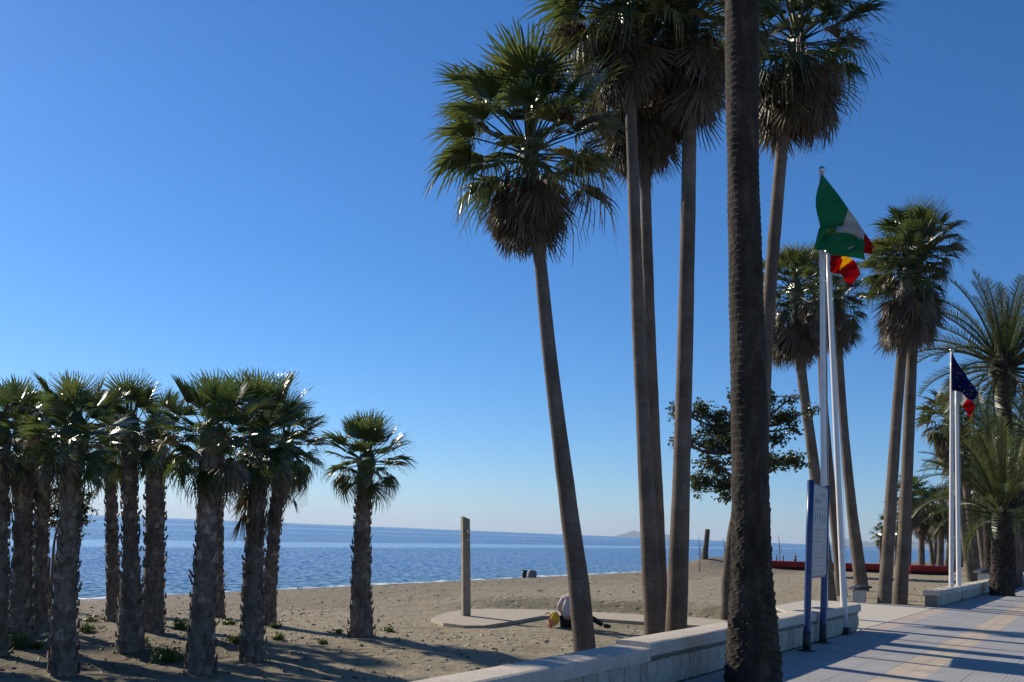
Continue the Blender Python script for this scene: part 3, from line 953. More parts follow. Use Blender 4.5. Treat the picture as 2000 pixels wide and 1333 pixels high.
# ---- short palms of the grove on the left
GRP = "short palms in the grove on the sand"
def short(label, path, d, size, seed, n=30, skirt=None, el=(88, -66), boot=1.0):
    q_ = random.Random(seed * 7)
    c = dict(size=size * q_.uniform(1.02, 1.16), n=int(n * q_.uniform(1.05, 1.4)), lib=FANY, el=(el[0], el[1] + q_.uniform(-8, 14)), heart=0.30, dry=q_.uniform(0.15, 0.45), boot=boot, pow=q_.uniform(0.82, 1.0), narrow=0.16)
    if skirt: c['skirt'] = skirt
    path = [(u, v, w * 0.92) for u, v, w in path]
    return palm(label, path, d, 'boot', c, GRP, seed)
SK = dict(len=0.55, n=16, size=0.50)
short("short palm cut off by the left edge of the picture", [(-2, 850, 40), (0, 1000, 34), (0, 1150, 38), (-5, 1240, 46), (-8, 1290, 60)], 12.6, 0.86, 1, skirt=SK)
short("short palm second from the left edge, broad trunk joined low down by a slimmer one", [(52, 850, 44), (48, 950, 42), (44, 1100, 44), (42, 1200, 52), (44, 1252, 60)], 14.5, 0.84, 2, skirt=SK)
short("slimmer short palm third from the left edge, close against its broader neighbour", [(90, 860, 34), (84, 980, 30), (80, 1100, 30), (78, 1180, 36), (80, 1228, 46)], 16.3, 0.78, 3, skirt=SK)
short("tallest short palm of the grove with pale mottled trunk and upright fans, nearest the camera", [(146, 850, 48), (140, 950, 46), (133, 1080, 46), (126, 1200, 54), (122, 1330, 68)], 11.3, 0.80, 4, n=38)
short("thin-trunked short palm left of the grove's middle pair, standing farther back", [(213, 862, 26), (217, 980, 25), (220, 1100, 28), (222, 1160, 30), (222, 1210, 34)], 18.4, 0.78, 5, skirt=dict(len=0.45, n=10, size=0.45))
short("short palm with flaring base left of the grove's middle pair", [(254, 842, 36), (254, 980, 33), (256, 1100, 38), (256, 1200, 56), (256, 1280, 70)], 13.7, 0.80, 6)
short("thick dark-trunked short palm right of the grove's middle pair", [(304, 842, 44), (303, 980, 45), (302, 1100, 46), (300, 1180, 50), (298, 1242, 56)], 15.9, 0.84, 7)
short("stout short palm in the grove with a bright green crown, standing in deep shade", [(416, 860, 50), (408, 980, 50), (402, 1100, 52), (396, 1220, 58), (392, 1318, 70)], 12.2, 0.82, 8, n=36)
short("slim short palm almost hidden behind the stout bright-crowned one", [(424, 900, 28), (424, 1000, 27), (424, 1100, 28), (426, 1180, 30), (426, 1206, 32)], 19.2, 0.74, 9)
short("dark full-crowned palm at the grove's right end with hanging dead leaves", [(508, 852, 40), (502, 980, 40), (496, 1080, 42), (494, 1180, 48), (492, 1288, 58)], 13.5, 0.94, 10, n=40, skirt=dict(len=0.75, n=26, size=0.62))
short("slim leaning short palm close behind the dark full-crowned one", [(558, 872, 30), (542, 980, 29), (532, 1080, 28), (526, 1180, 30), (524, 1224, 34)], 18.2, 0.98, 11, n=36, skirt=dict(len=0.6, n=14, size=0.6))
short("lone short palm standing apart to the right of the grove", [(716, 905, 32), (709, 1000, 36), (706, 1100, 42), (706, 1180, 48), (706, 1250, 62)], 16.7, 0.88, 12, n=30, el=(86, -48))

short("short palm just outside the left edge, only fan tips showing", [(-95, 850, 44), (-98, 980, 40), (-100, 1120, 42), (-102, 1235, 54)], 15.6, 0.86, 13, skirt=SK)
short("short palm farther outside the left edge, shading the grove's near ground", [(-215, 830, 48), (-218, 980, 44), (-222, 1120, 46), (-226, 1270, 60)], 13.4, 0.88, 14, skirt=SK)
short("short palm outside the left edge standing back towards the sea", [(-170, 880, 34), (-172, 980, 32), (-174, 1100, 34), (-176, 1195, 42)], 18.6, 0.84, 15, skirt=SK)

# ---- tall fan palms by the wall
TG = "tall smooth-trunked fan palms behind the low wall"
palm("tall palm leaning left with a bell-shaped skirt of dead leaves", [(1034, 300, 30), (1044, 420, 27), (1056, 520, 25), (1072, 680, 28), (1094, 860, 32), (1112, 1000, 36), (1130, 1140, 41), (1142, 1270, 45)], 15.5, 'smooth',
     dict(size=1.85, n=46, heart=0.5, dry=0.22, skirt=dict(off=0.20, len=0.55, n=130, size=1.05, bell=1.35), el=(86, -22)), TG, 21)
palm("very tall slim palm, left of the twin trunks that rise together", [(1226, 20, 26), (1228, 130, 23), (1236, 320, 23), (1244, 560, 25), (1256, 820, 29), (1268, 1050, 34), (1278, 1245, 39)], 18.0, 'smooth',
     dict(size=1.95, n=56, heart=0.55, dry=0.3, skirt=dict(off=0.2, len=0.7, n=110, size=1.2), el=(84, -28)), TG, 22)
palm("tall slim palm, right of the twin trunks, with a low dark skirt", [(1256, 160, 25), (1258, 260, 23), (1262, 420, 22), (1268, 640, 25), (1276, 850, 27), (1284, 1050, 30), (1290, 1235, 34)], 19.3, 'smooth',
     dict(size=1.75, n=46, heart=0.5, dry=0.4, skirt=dict(off=0.2, len=0.7, n=120, size=1.25, bell=1.3), el=(78, -28)), TG, 23)
palm("tall palm with a pale straight trunk, nearest left of the foreground trunk", [(1346, 40, 34), (1347, 180, 29), (1345, 360, 28), (1340, 600, 31), (1334, 820, 33), (1327, 1050, 38), (1322, 1190, 41), (1320, 1236, 43)], 18.6, 'smooth',
     dict(size=1.90, n=52, heart=0.55, dry=0.35, skirt=dict(off=0.2, len=0.9, n=140, size=1.3, bell=1.3), el=(84, -28)), TG, 24)
palm("tall palm rising right of the foreground trunk with a long drooping dark skirt", [(1556, 80, 27), (1542, 160, 24), (1530, 260, 23), (1516, 420, 24), (1500, 620, 25), (1488, 850, 27), (1478, 1060, 30), (1472, 1210, 34)], 20.5, 'smooth',
     dict(size=2.00, n=50, heart=0.55, dry=0.3, skirt=dict(off=0.2, len=0.9, n=150, size=1.45, bell=1.6), el=(80, -26)), TG, 25)
# ---- the big foreground trunk
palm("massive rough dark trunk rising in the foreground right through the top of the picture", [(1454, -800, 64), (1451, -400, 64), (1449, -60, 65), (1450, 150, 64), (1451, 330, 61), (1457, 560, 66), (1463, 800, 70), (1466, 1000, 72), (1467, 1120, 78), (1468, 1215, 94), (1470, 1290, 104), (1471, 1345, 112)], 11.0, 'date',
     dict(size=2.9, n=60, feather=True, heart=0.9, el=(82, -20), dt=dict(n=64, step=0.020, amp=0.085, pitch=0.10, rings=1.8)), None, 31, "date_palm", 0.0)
# ---- palms behind the flags
PG = "fan palms beyond the gap in the wall"
palm("palm behind the flagpoles leaning left, with a shaggy pale skirt", [(1554, 572, 24), (1562, 690, 20), (1572, 780, 19), (1586, 880, 20), (1600, 990, 22), (1612, 1090, 24), (1621, 1180, 28)], 28.5, 'smooth',
     dict(size=1.45, n=42, heart=0.5, dry=0.3, skirt=dict(off=0.2, len=1.0, n=120, size=1.25, bell=1.4), el=(84, -34)), PG, 41)
palm("palm in line with the flagpoles, its slim trunk between the two poles", [(1606, 562, 20), (1606, 690, 17), (1609, 790, 16), (1617, 890, 17), (1628, 1000, 18), (1638, 1090, 20), (1644, 1165, 22)], 32.0, 'smooth',
     dict(size=1.55, n=40, heart=0.5, dry=0.3, skirt=dict(off=0.2, len=0.9, n=80, size=1.15, bell=1.3), el=(84, -42)), PG, 42)
palm("palm just right of the flagpoles leaning left, base by the small bin", [(1633, 596, 20), (1638, 690, 17), (1644, 780, 16), (1652, 880, 18), (1663, 990, 20), (1674, 1080, 23), (1684, 1155, 27)], 36.0, 'smooth',
     dict(size=1.45, n=38, heart=0.5, dry=0.3, skirt=dict(off=0.2, len=0.7, n=70, size=1.15, bell=1.3), el=(80, -42)), PG, 43)
palm("left of the two close palms right of the flags, sharing one dense head", [(1771, 530, 24), (1765, 640, 20), (1757, 740, 20), (1748, 860, 21), (1740, 980, 22), (1733, 1090, 24), (1727, 1182, 27)], 28.0, 'smooth',
     dict(size=1.45, n=46, heart=0.5, dry=0.25, skirt=dict(off=0.5, len=0.9, n=120, size=1.15, bell=1.2), el=(86, -34)), PG, 44)
palm("right of the two close palms right of the flags, darker trunk, dense head", [(1792, 492, 24), (1785, 620, 20), (1780, 720, 20), (1775, 840, 22), (1770, 960, 23), (1764, 1080, 25), (1757, 1182, 29)], 28.6, 'smooth',
     dict(size=1.60, n=48, heart=0.5, dry=0.25, skirt=dict(off=0.8, len=1.1, n=130, size=1.15, bell=1.2), el=(86, -34)), PG, 45)
# ---- date palms on the right
DG = "feather-leaved date palms at the right"
palm("short date palm with thick scaly trunk at the end of the far wall", [(1960, 1000, 40), (1958, 1050, 41), (1957, 1110, 41), (1958, 1164, 46)], 36.2, 'date',
     dict(size=3.3, n=46, feather=True, heart=0.7, el=(86, -6), pow=1.1, dt=dict(n=30, step=0.04, amp=0.12, pitch=0.22)), DG, 51, "date_palm", 0.0)
palm("tall date palm with a great feathery crown at the right edge", [(1960, 712, 36), (1961, 750, 46), (1962, 775, 38), (1963, 795, 22), (1965, 900, 22), (1968, 1020, 24), (1972, 1145, 27)], 44.0, 'date',
     dict(size=4.5, n=58, feather=True, heart=1.0, el=(84, -30), pow=0.95, dt=dict(n=24, step=0.06, amp=0.09, pitch=0.25)), DG, 52, "date_palm", 0.0)
palm("date palm just outside the right edge, its fronds reaching into the picture", [(2030, 850, 30), (2030, 900, 24), (2028, 1000, 24), (2026, 1130, 28)], 48.0, 'date',
     dict(size=3.6, n=44, feather=True, heart=0.8, el=(80, -40), dt=dict(n=20, step=0.08, amp=0.1, pitch=0.25)), DG, 53, "date_palm", 0.0)
palm("bushy date palm behind the navy flag, crown low and wide", [(1925, 905, 24), (1926, 950, 22), (1930, 1020, 20), (1934, 1120, 22)], 55.0, 'date',
     dict(size=3.4, n=44, feather=True, heart=0.8, el=(80, -40), dt=dict(n=20, step=0.08, amp=0.1, pitch=0.25)), DG, 54, "date_palm", 0.0)
palm("loose date palm crown above the far wall, left of the scaly trunk", [(1896, 935, 20), (1898, 970, 17), (1902, 1040, 16), (1906, 1118, 18)], 62.0, 'date',
     dict(size=3.2, n=40, feather=True, heart=0.7, el=(80, -45), dt=dict(n=16, step=0.1, amp=0.1, pitch=0.25)), DG, 55, "date_palm", 0.0)
palm("date palm crown at the right edge behind the scaly trunk's fronds", [(1985, 880, 22), (1985, 920, 18), (1984, 1000, 18), (1983, 1120, 20)], 58.0, 'date',
     dict(size=3.4, n=44, feather=True, heart=0.7, el=(80, -45), dt=dict(n=16, step=0.1, amp=0.1, pitch=0.25)), DG, 56, "date_palm", 0.0)
palm("date palm whose crown fills the gap under the tall feathery crown", [(1940, 850, 22), (1940, 890, 18), (1941, 980, 18), (1942, 1118, 20)], 64.0, 'date',
     dict(size=3.6, n=44, feather=True, heart=0.7, el=(82, -45), dt=dict(n=16, step=0.1, amp=0.1, pitch=0.25)), DG, 57, "date_palm", 0.0)
# ---- far fan palms
FG = "far palms along the promenade"
def farp(label, u, v, ub, vb, w, d, size, seed, n=26, sk=(0.9, 26, 0.9)):
    path = [(u, v, w), (u + (ub - u) * 0.3, v + (vb - v) * 0.35, w * 0.9), (u + (ub - u) * 0.65, v + (vb - v) * 0.7, w), (ub, vb, w * 1.15)]
    return palm(label, path, d, 'smooth', dict(size=size, n=n, lib=FANFAR, heart=0.4, dry=0.3, skirt=dict(len=sk[0], n=sk[1], size=sk[2]), el=(84, -55)), FG, seed)
farp("reddish shaggy far palm directly behind the navy flag's poles", 1856, 820, 1897, 1128, 15, 52, 1.9, 61, 40, (1.4, 40, 1.4))
farp("far palm with leaning trunk just right of the navy flag's poles", 1882, 890, 1908, 1125, 15, 54, 1.8, 62, 30)
farp("far palm between the leaning trunk and the scaly date palm", 1906, 965, 1924, 1112, 13, 58, 1.6, 63, 28)
farp("far palm whose slim trunk shows right of the scaly date palm", 1980, 930, 1990, 1142, 15, 46, 1.8, 64, 30)
farp("far palm behind the close pair of trunks, rounded dark head", 1778, 965, 1772, 1108, 12, 80, 2.0, 65, 34, (1.6, 34, 1.5))
farp("far palm right of the close pair, long shaggy skirt", 1800, 985, 1800, 1106, 11, 84, 1.9, 66, 30, (1.8, 40, 1.6))
farp("far palm with a full head left of the navy flag's poles", 1840, 985, 1836, 1106, 12, 82, 2.2, 67, 36, (1.6, 36, 1.6))
farp("small far palm left of the close pair by the sea", 1722, 1046, 1722, 1104, 9, 88, 1.2, 68, 18, (0.7, 14, 0.8))
farp("small far palm right behind the close pair of trunks", 1752, 1045, 1750, 1106, 8, 92, 1.3, 69, 18, (0.7, 14, 0.8))
farp("small far palm low between the two full far heads", 1815, 1030, 1822, 1104, 8, 100, 1.5, 70, 20)
farp("far palm just left of the navy flag's poles, half hidden behind the full head", 1856, 1024, 1850, 1104, 9, 98, 1.6, 71, 20)
farp("far palm seen between the navy flag's poles and the leaning trunks", 1880, 1040, 1876, 1106, 9, 96, 1.6, 72, 20)
farp("distant palm left of the scaly date palm's trunk", 1918, 1044, 1914, 1106, 9, 92, 1.5, 73, 20)
farp("distant palm close beside the scaly date palm's trunk", 1938, 1030, 1936, 1106, 9, 90, 1.7, 74, 22)

farp("distant palm head just right of the bright red barrier's middle", 1828, 1010, 1826, 1104, 8, 112, 1.9, 75, 22)
farp("distant palm showing between the close pair's two trunks", 1760, 1000, 1762, 1104, 9, 106, 2.0, 76, 24, (1.6, 26, 1.5))
farp("distant palm farthest left of the far group, above the sea's edge", 1738, 1020, 1741, 1104, 8, 110, 1.6, 77, 20, (1.2, 20, 1.3))
farp("distant palm with long skirt right behind the navy flag's poles", 1868, 985, 1866, 1106, 10, 88, 2.0, 78, 26, (1.8, 34, 1.6))
farp("distant palm above the far wall, left of the white bin", 1896, 1010, 1899, 1106, 9, 100, 2.0, 79, 24, (1.6, 30, 1.6))
farp("distant palm nearly hidden behind the scaly date palm's fronds", 1950, 960, 1948, 1104, 10, 84, 2.1, 80, 26, (1.6, 30, 1.6))
farp("distant palm at the right edge beyond the slim trunk", 1996, 985, 1998, 1106, 10, 86, 2.1, 81, 26, (1.6, 30, 1.6))

# ================================================================== OTHER TREES
def broadleaf(label, base, path, d, clusters, leaf, nleaf, seed, trunk_w, group=None, name="leafy_tree"):
    """path: trunk course in the photo from base up; clusters: (u, v, ru, rv) foliage masses in the photo"""
    r = random.Random(seed)
    pts = [P(u, v, d) for u, v in path]
    z = ground_z(pts[0])
    pts[0][2] = z
    b = pts[0].copy()
    root = thing(name, b, label, "tree", group)
    rel = [p - b for p in pts]
    rs = [trunk_w * (1 - 0.55 * i / (len(pts) - 1)) for i in range(len(pts))]
    tm = MB()
    pp, rr = resample([rel[0] - np.array([0, 0, 0.2])] + rel, [rs[0] * 1.25] + rs, 0.12)
    tm.tube(pp, rr, 10, 0, True, lambda i, th: float(1 + 0.15 * vnoise(i * 0.5, math.cos(th) * 2 + seed, 3)))
    cm = MB()
    for (u, v, ru, rv) in clusters:
        dep = d + r.uniform(-0.8, 0.8) * ru * d / FPX
        c = P(u, v, dep) - b
        R_ = np.array([ru * d / FPX, ru * d / FPX * 0.9, rv * d / FPX])
        # limb from the upper trunk
        k = min(range(len(rel)), key=lambda i: np.linalg.norm(rel[i] - c) + (0 if i >= len(rel) // 2 else 9))
        s0 = rel[k]
        mid = (s0 + c) / 2 + np.array([r.uniform(-.1, .1), r.uniform(-.1, .1), -0.12 * np.linalg.norm(c - s0)])
        lp, lr = resample([s0, mid, c], [rs[k] * 0.7, rs[k] * 0.45, rs[k] * 0.18], 0.15)
        tm.tube(lp, lr, 6)
        nt = max(5, int(nleaf * ru * rv / 900))
        for q in range(nt):
            dirv = np.array([r.gauss(0, 1), r.gauss(0, 1), r.gauss(0, 1)]); dirv /= np.linalg.norm(dirv)
            tip = c + dirv * R_ * r.uniform(0.5, 1.3)
            tm.tube([c + (tip - c) * 0.1, (c + tip) / 2 + np.array([0, 0, 0.03]), tip], [0.016, 0.011, 0.004], 3, 0, False)
            for j in range(r.randint(14, 24)):
                o = tip - (tip - c) * r.uniform(0, 0.45) + np.array([r.gauss(0, 1), r.gauss(0, 1), r.gauss(0, 1)]) * leaf * 0.55
                a = np.array([r.gauss(0, 1), r.gauss(0, 1), r.gauss(0, 0.7) - 0.5]); a /= np.linalg.norm(a)
                s = np.cross(a, np.array([r.gauss(0, 1), r.gauss(0, 1), r.gauss(0, 1)])); s /= np.linalg.norm(s) + 1e-6
                l = leaf * r.uniform(0.7, 1.25); w = l * 0.26
                n_ = np.cross(a, s) * l * 0.08
                cm.add([o, o + a * l * 0.5 + s * w + n_, o + a * l, o + a * l * 0.5 - s * w + n_], [(0, 1, 2, 3)])
    tm.build("trunk", M['bark'], root, True)
    cm.build("crown", M['broad'], root)
    return root
broadleaf("leafy broad-leaved tree behind the foreground trunk with open sparse crown", None,
          [(1420, 1216), (1421, 1150), (1426, 1080), (1436, 1010), (1448, 940), (1456, 880), (1462, 830)], 23.3,
          [(1330, 805, 20, 18), (1366, 800, 24, 20), (1322, 858, 20, 9), (1352, 862, 20, 14), (1395, 832, 34, 26), (1412, 805, 18, 16), (1385, 870, 30, 18), (1420, 865, 26, 26), (1395, 905, 32, 20), (1372, 945, 26, 22), (1412, 945, 26, 24), (1430, 972, 16, 12),
           (1445, 830, 26, 30), (1450, 890, 30, 26), (1470, 930, 22, 20), (1440, 780, 16, 14), (1470, 790, 24, 30), (1505, 775, 14, 24), (1516, 815, 22, 20), (1545, 778, 14, 12), (1540, 812, 18, 16), (1552, 835, 14, 12), (1586, 800, 12, 14), (1520, 858, 18, 14), (1545, 895, 26, 14), (1520, 905, 22, 16), (1562, 905, 14, 14), (1500, 900, 16, 18)], 0.105, 36, 81, 0.16)
broadleaf("slender young leafy tree tied between stakes behind the grove's nearest trunk", None,
          [(100, 1174), (102, 1120), (106, 1060), (116, 1020), (128, 990)], 21.5,
          [(112, 1000, 14, 16), (150, 985, 18, 18), (168, 995, 14, 14), (160, 1020, 14, 14), (150, 1045, 10, 12), (128, 972, 20, 18), (174, 968, 8, 12), (105, 1020, 10, 12)], 0.085, 55, 82, 0.035)
for (u, v0, v1, lb) in ((95, 1176, 1090, "grey stake left of the slender young tree"), (107, 1178, 1082, "grey stake right of the slender young tree")):
    a = P(u, v0, 21.3); a[2] = ground_z(a); b_ = P(u + 1.5, v1, 21.3)
    mb = MB(); pp, rr = resample([np.array([0, 0, -0.3]), np.zeros(3), b_ - a], [0.03, 0.03, 0.027], 0.15)
    mb.tube(pp, rr, 8, 0, True, lambda i, th: 1 + 0.06 * math.sin(i * 1.9 + th))
    o = mb.build("tree_stake", M['wood'], None, True, a); tag(o, lb, "stake", "tree stakes")

def sapling(label, u, v0, v1, d, seed, stakes=True):
    r = random.Random(seed)
    a = P(u, v0, d); a[2] = ground_z(a)
    b_ = P(u - 2, v1, d) - a
    root = thing("bare_sapling", a, label, "sapling", "bare saplings on the far sand")
    mb = MB()
    pp, rr = resample([np.array([0, 0, -0.2]), np.zeros(3), b_ * 0.5 + np.array([0.06, 0, 0]), b_], [0.035, 0.032, 0.022, 0.006], 0.15)
    mb.tube(pp, rr, 6)
    mb.build("trunk", M['wood'], root, True)
    tw = MB()
    for i in range(26):
        f = r.uniform(0.35, 0.98); s0 = b_ * f + np.array([0.06 * (1 - abs(2 * f - 1)), 0, 0])
        az = r.uniform(0, 6.28); L_ = r.uniform(0.15, 0.5) * (1.15 - f)
        e = s0 + np.array([math.cos(az) * L_ * 0.6, math.sin(az) * L_ * 0.6, L_])
        tw.tube([s0, (s0 + e) / 2 + np.array([0.02, 0, 0]), e], [0.007, 0.005, 0.002], 3, 0, False)
    tw.build("twigs", M['wood'], root)
    if stakes:
        for i, (du, lb) in enumerate(((-6, "left"), (7, "right"))):
            p = P(u + du, v0, d - 0.2); p[2] = ground_z(p)
            m2 = MB(); m2.tube([(0, 0, -0.3), (0, 0, 0.4), (0.01, 0, 0.85)], [0.045, 0.045, 0.043], 8, 0, True, lambda i, th: 1 + 0.05 * math.sin(3 * th + i))
            o = m2.build("tree_stake", M['wood'], None, False, p)
            tag(o, "%s stake of the bare sapling before the red barrier" % lb, "stake", "tree stakes")
sapling("thin bare sapling between two stakes in front of the red barrier", 1522, 1124, 1044, 62.0, 91)
sapling("faint bare sapling left of the tall cut stump", 1366, 1112, 1050, 52.0, 92, False)
sapling("faint bare sapling between the two stumps on the mound", 1414, 1104, 1052, 57.5, 93, False)

def stump(label, path, d):
    pts, rs, base = trunk_path(path, d, ground_z(P(path[-1][0], path[-1][1], d)))
    mb = MB()
    pp, rr = resample([p - base for p in pts], rs, 0.12)
    mb.tube(pp, rr, 14, 0, True, lambda i, th: float(1 + 0.12 * vnoise(i * 0.6, math.cos(th) * 2, 4)))
    o = mb.build("palm_stump", M['trunk_smooth'], None, False, base)
    tag(o, label, "stump", "cut palm stumps on the sand mound")
stump("tall cut palm stump standing on the sand mound", [(1382, 1034, 9), (1380, 1055, 10), (1377, 1080, 12), (1376, 1095, 16), (1376, 1104, 19)], 57.0)
stump("leaning cut stump half hidden by the foreground trunk", [(1432, 1040, 9), (1426, 1062, 9), (1419, 1085, 11), (1414, 1104, 15)], 58.5)

# ================================================================== STREET THINGS
def pole(label, top, bot, d, w, group):
    a = P(bot[0], bot[1], d); t_, s__ = TS(a)
    a[2] = 0.0
    b_ = P(top[0], top[1], d) - a
    root = thing("flagpole", a, label, "flagpole", group)
    r0 = w / 2 * d / FPX
    mb = MB()
    n = 12
    mb.tube([b_ * k / n + np.array([0, 0, 0.12 if k == 0 else 0]) for k in range(n + 1)], [r0 * (1.06 - 0.30 * k / n) for k in range(n + 1)], 16)
    mb.build("pole", M['white'], root, True)
    f = MB(); f.tube([b_, b_ + np.array([0, 0, .02]), b_ + np.array([0, 0, .06]), b_ + np.array([0, 0, .10]), b_ + np.array([0, 0, .12])], [r0 * 0.6, r0 * 0.9, r0 * 1.1, r0 * 0.8, r0 * 0.1], 12)
    f.build("finial", M['steel'], root, True)
    bs = MB(); bs.box((0, 0, 0.010), T * r0 * 2.6, N * r0 * 1.55, (0, 0, 0.010)); bs.box((0, 0, 0.075), T * r0 * 1.5, N * r0 * 1.4, (0, 0, 0.055))
    bo = bs.build("base_bracket", M['iron'], root)
    for sx in (-1, 1):
        q = T * (sx * r0 * 2.1)
        bt = MB(); bt.tube([q + np.array([0, 0, .018]), q + np.array([0, 0, .035])], [0.012, 0.012], 6); bt.build("bolt", M['iron'], bo)
    cl = MB(); k = b_ * (1.35 / b_[2])
    cl.box(k + np.array([0, -r0 - 0.015, 0]), (0.010, 0, 0), (0, 0.018, 0), (0, 0, 0.055)); cl.build("cleat", M['steel'], root)
    hal = MB(); hal.tube([k + np.array([r0 * 1.15, -r0 * 0.8, 0]), b_ * 0.6 + np.array([r0 * 1.1, -r0 * .7, 0]), b_ * 0.985 + np.array([r0 * 0.8, -r0 * .5, 0])], [0.004] * 3, 4); hal.build("halyard", M['white'], root)
    return root
PD1 = float(W(8.15, -0.16)[1]); PD2 = float(W(8.95, -0.14)[1])
FPG = "white flagpoles along the wall"
pole("white flagpole behind the blue sign, tallest, flying two green flags", (1605, 338), (1611, 1246), PD1, 12.5, FPG)
pole("shorter white flagpole at the near wall's end with the red and yellow flag", (1617, 498), (1651, 1238), PD2, 12.0, FPG)
PD3 = float(W(24.0, -0.18)[1]); PD4 = float(W(25.3, -0.18)[1])
pole("left white pole of the far pair at the far wall, flying the navy flag", (1859, 688), (1858, 1167), PD3, 8.5, FPG)
pole("right pole of the far white pair, flying the red and white flag", (1868, 764), (1873, 1163), PD4, 8.5, FPG)

def flag(label, edge_top, edge_bot, d, colour, mats, seed, waves=3.0, amp=0.07, name="flag", nu=28, nv=18, lean=0.0, bulge=0.0):
    """edges: photo points of the upper and lower hem from hoist to fly"""
    def along(e, f):
        x = f * (len(e) - 1); k = min(int(x), len(e) - 2); a = x - k
        p0 = np.array(e[max(k - 1, 0)], float); p1 = np.array(e[k], float); p2 = np.array(e[k + 1], float); p3 = np.array(e[min(k + 2, len(e) - 1)], float)
        return 0.5 * (2 * p1 + (p2 - p0) * a + (2 * p0 - 5 * p1 + 4 * p2 - p3) * a * a + (3 * p1 - p0 - 3 * p2 + p3) * a ** 3)
    base = P(*edge_top[0], d)
    vs = []; fs = []; mi = []
    for j in range(nv + 1):
        v = j / nv
        for i in range(nu + 1):
            u = i / nu
            q = along(edge_top, u) * (1 - v) + along(edge_bot, u) * v
            ph = waves * 2 * math.pi * (u * 0.8 + v * 0.35) + seed
            q = q + np.array([math.sin(ph * 1.3) * 1.2 * u - bulge * math.sin(math.pi * v) ** 1.3 * (1 - u) ** 2, 0])
            dep = d + lean * u + amp * min(1, u * 4) * (math.sin(ph) + 0.45 * math.sin(2.3 * ph + 1.1 + 3 * v))
            vs.append(P(q[0], q[1], dep) - base)
    for j in range(nv):
        for i in range(nu):
            a = j * (nu + 1) + i
            fs.append((a, a + 1, a + nu + 2, a + nu + 1)); mi.append(colour((i + .5) / nu, (j + .5) / nv))
    o = mesh_obj(name, vs, fs, mats, None, True, mi, base)
    tag(o, label, "flag", "flags on the white poles")
    sd = o.modifiers.new("thickness", 'SOLIDIFY'); sd.thickness = 0.003
    return o, vs, (nu, nv)
def c_tri(u, v):
    return 0 if u < 0.38 + 0.03 * math.sin(v * 5) else (1 if u < 0.76 else 2)
flag("green, white and red flag hanging from the tallest pole's top", [(1605, 340), (1640, 384), (1668, 424), (1690, 455), (1706, 482)], [(1603, 448), (1628, 470), (1655, 486), (1680, 494), (1703, 496)], PD1 - 0.12, c_tri, [M['flag_green'], M['flag_white'], M['flag_red']], 0.4, 2.2, 0.08, bulge=11.0)
def c_and(u, v):
    if 0.30 < u < 0.46 and 0.05 < v < 0.26: return 2
    if v < 0.24 - 0.1 * abs(u - 0.66) and u > 0.46 and u < 0.88: return 1
    return 0
flag("green flag with white band and yellowish emblem, below the tricolour", [(1600, 445), (1607, 446), (1620, 446), (1640, 442), (1662, 443), (1676, 452), (1688, 474)], [(1589, 488), (1600, 489), (1612, 489), (1624, 498), (1648, 501), (1672, 504), (1688, 508)], PD1 - 0.24, c_and, [M['flag_green'], M['flag_white'], M['emblem']], 2.1, 2.6, 0.06)
def c_esp(u, v):
    a = 0.36 + 0.06 * v; b = 0.66 - 0.26 * v
    return 1 if a < u < b else 0
flag("red flag with yellow middle band flying from the shorter pole", [(1617, 499), (1636, 497), (1656, 502), (1671, 512), (1680, 534)], [(1617, 533), (1630, 534), (1642, 536), (1650, 548), (1664, 557)], PD2 - 0.02, c_esp, [M['flag_red'], M['flag_yellow']], 1.2, 1.8, 0.06)
o, fv, (nu, nv) = flag("dark navy flag with small stars hanging in a triangle", [(1859, 690), (1872, 712), (1886, 732), (1900, 752), (1911, 770)], [(1859, 763), (1868, 764), (1880, 768), (1890, 780), (1900, 784)], PD3 - 0.12, lambda u, v: 0, [M['flag_blue']], 0.9, 2.4, 0.09)
sm = MB()
for k in range(12):
    a = k * math.pi / 6
    i = int(round((0.52 + 0.30 * math.cos(a)) * nu)); j = int(round((0.5 + 0.34 * math.sin(a)) * nv))
    c = np.array(fv[j * (nu + 1) + i]) + np.array([0, -0.012, 0])
    ring = []
    for q in range(10):
        rr = 0.030 if q % 2 == 0 else 0.012
        ring.append(c + np.array([math.sin(q * math.pi / 5) * rr, 0, math.cos(q * math.pi / 5) * rr]))
    n0 = [c + np.array([0, -0.004, 0])]
    sm.add(n0 + ring, [(0, 1 + (q + 1) % 10, 1 + q) for q in range(10)])
sm.build("star_ring", M['flag_yellow'], o)
flag("small white and red flag folded on the right pole of the far pair", [(1869, 764), (1878, 765), (1888, 774), (1898, 782), (1904, 790)], [(1871, 786), (1878, 792), (1884, 800), (1890, 812), (1896, 816)], PD4 - 0.04, lambda u, v: 0 if u < 0.58 - 0.25 * v else 1, [M['flag_white'], M['flag_red']], 1.7, 1.6, 0.06)

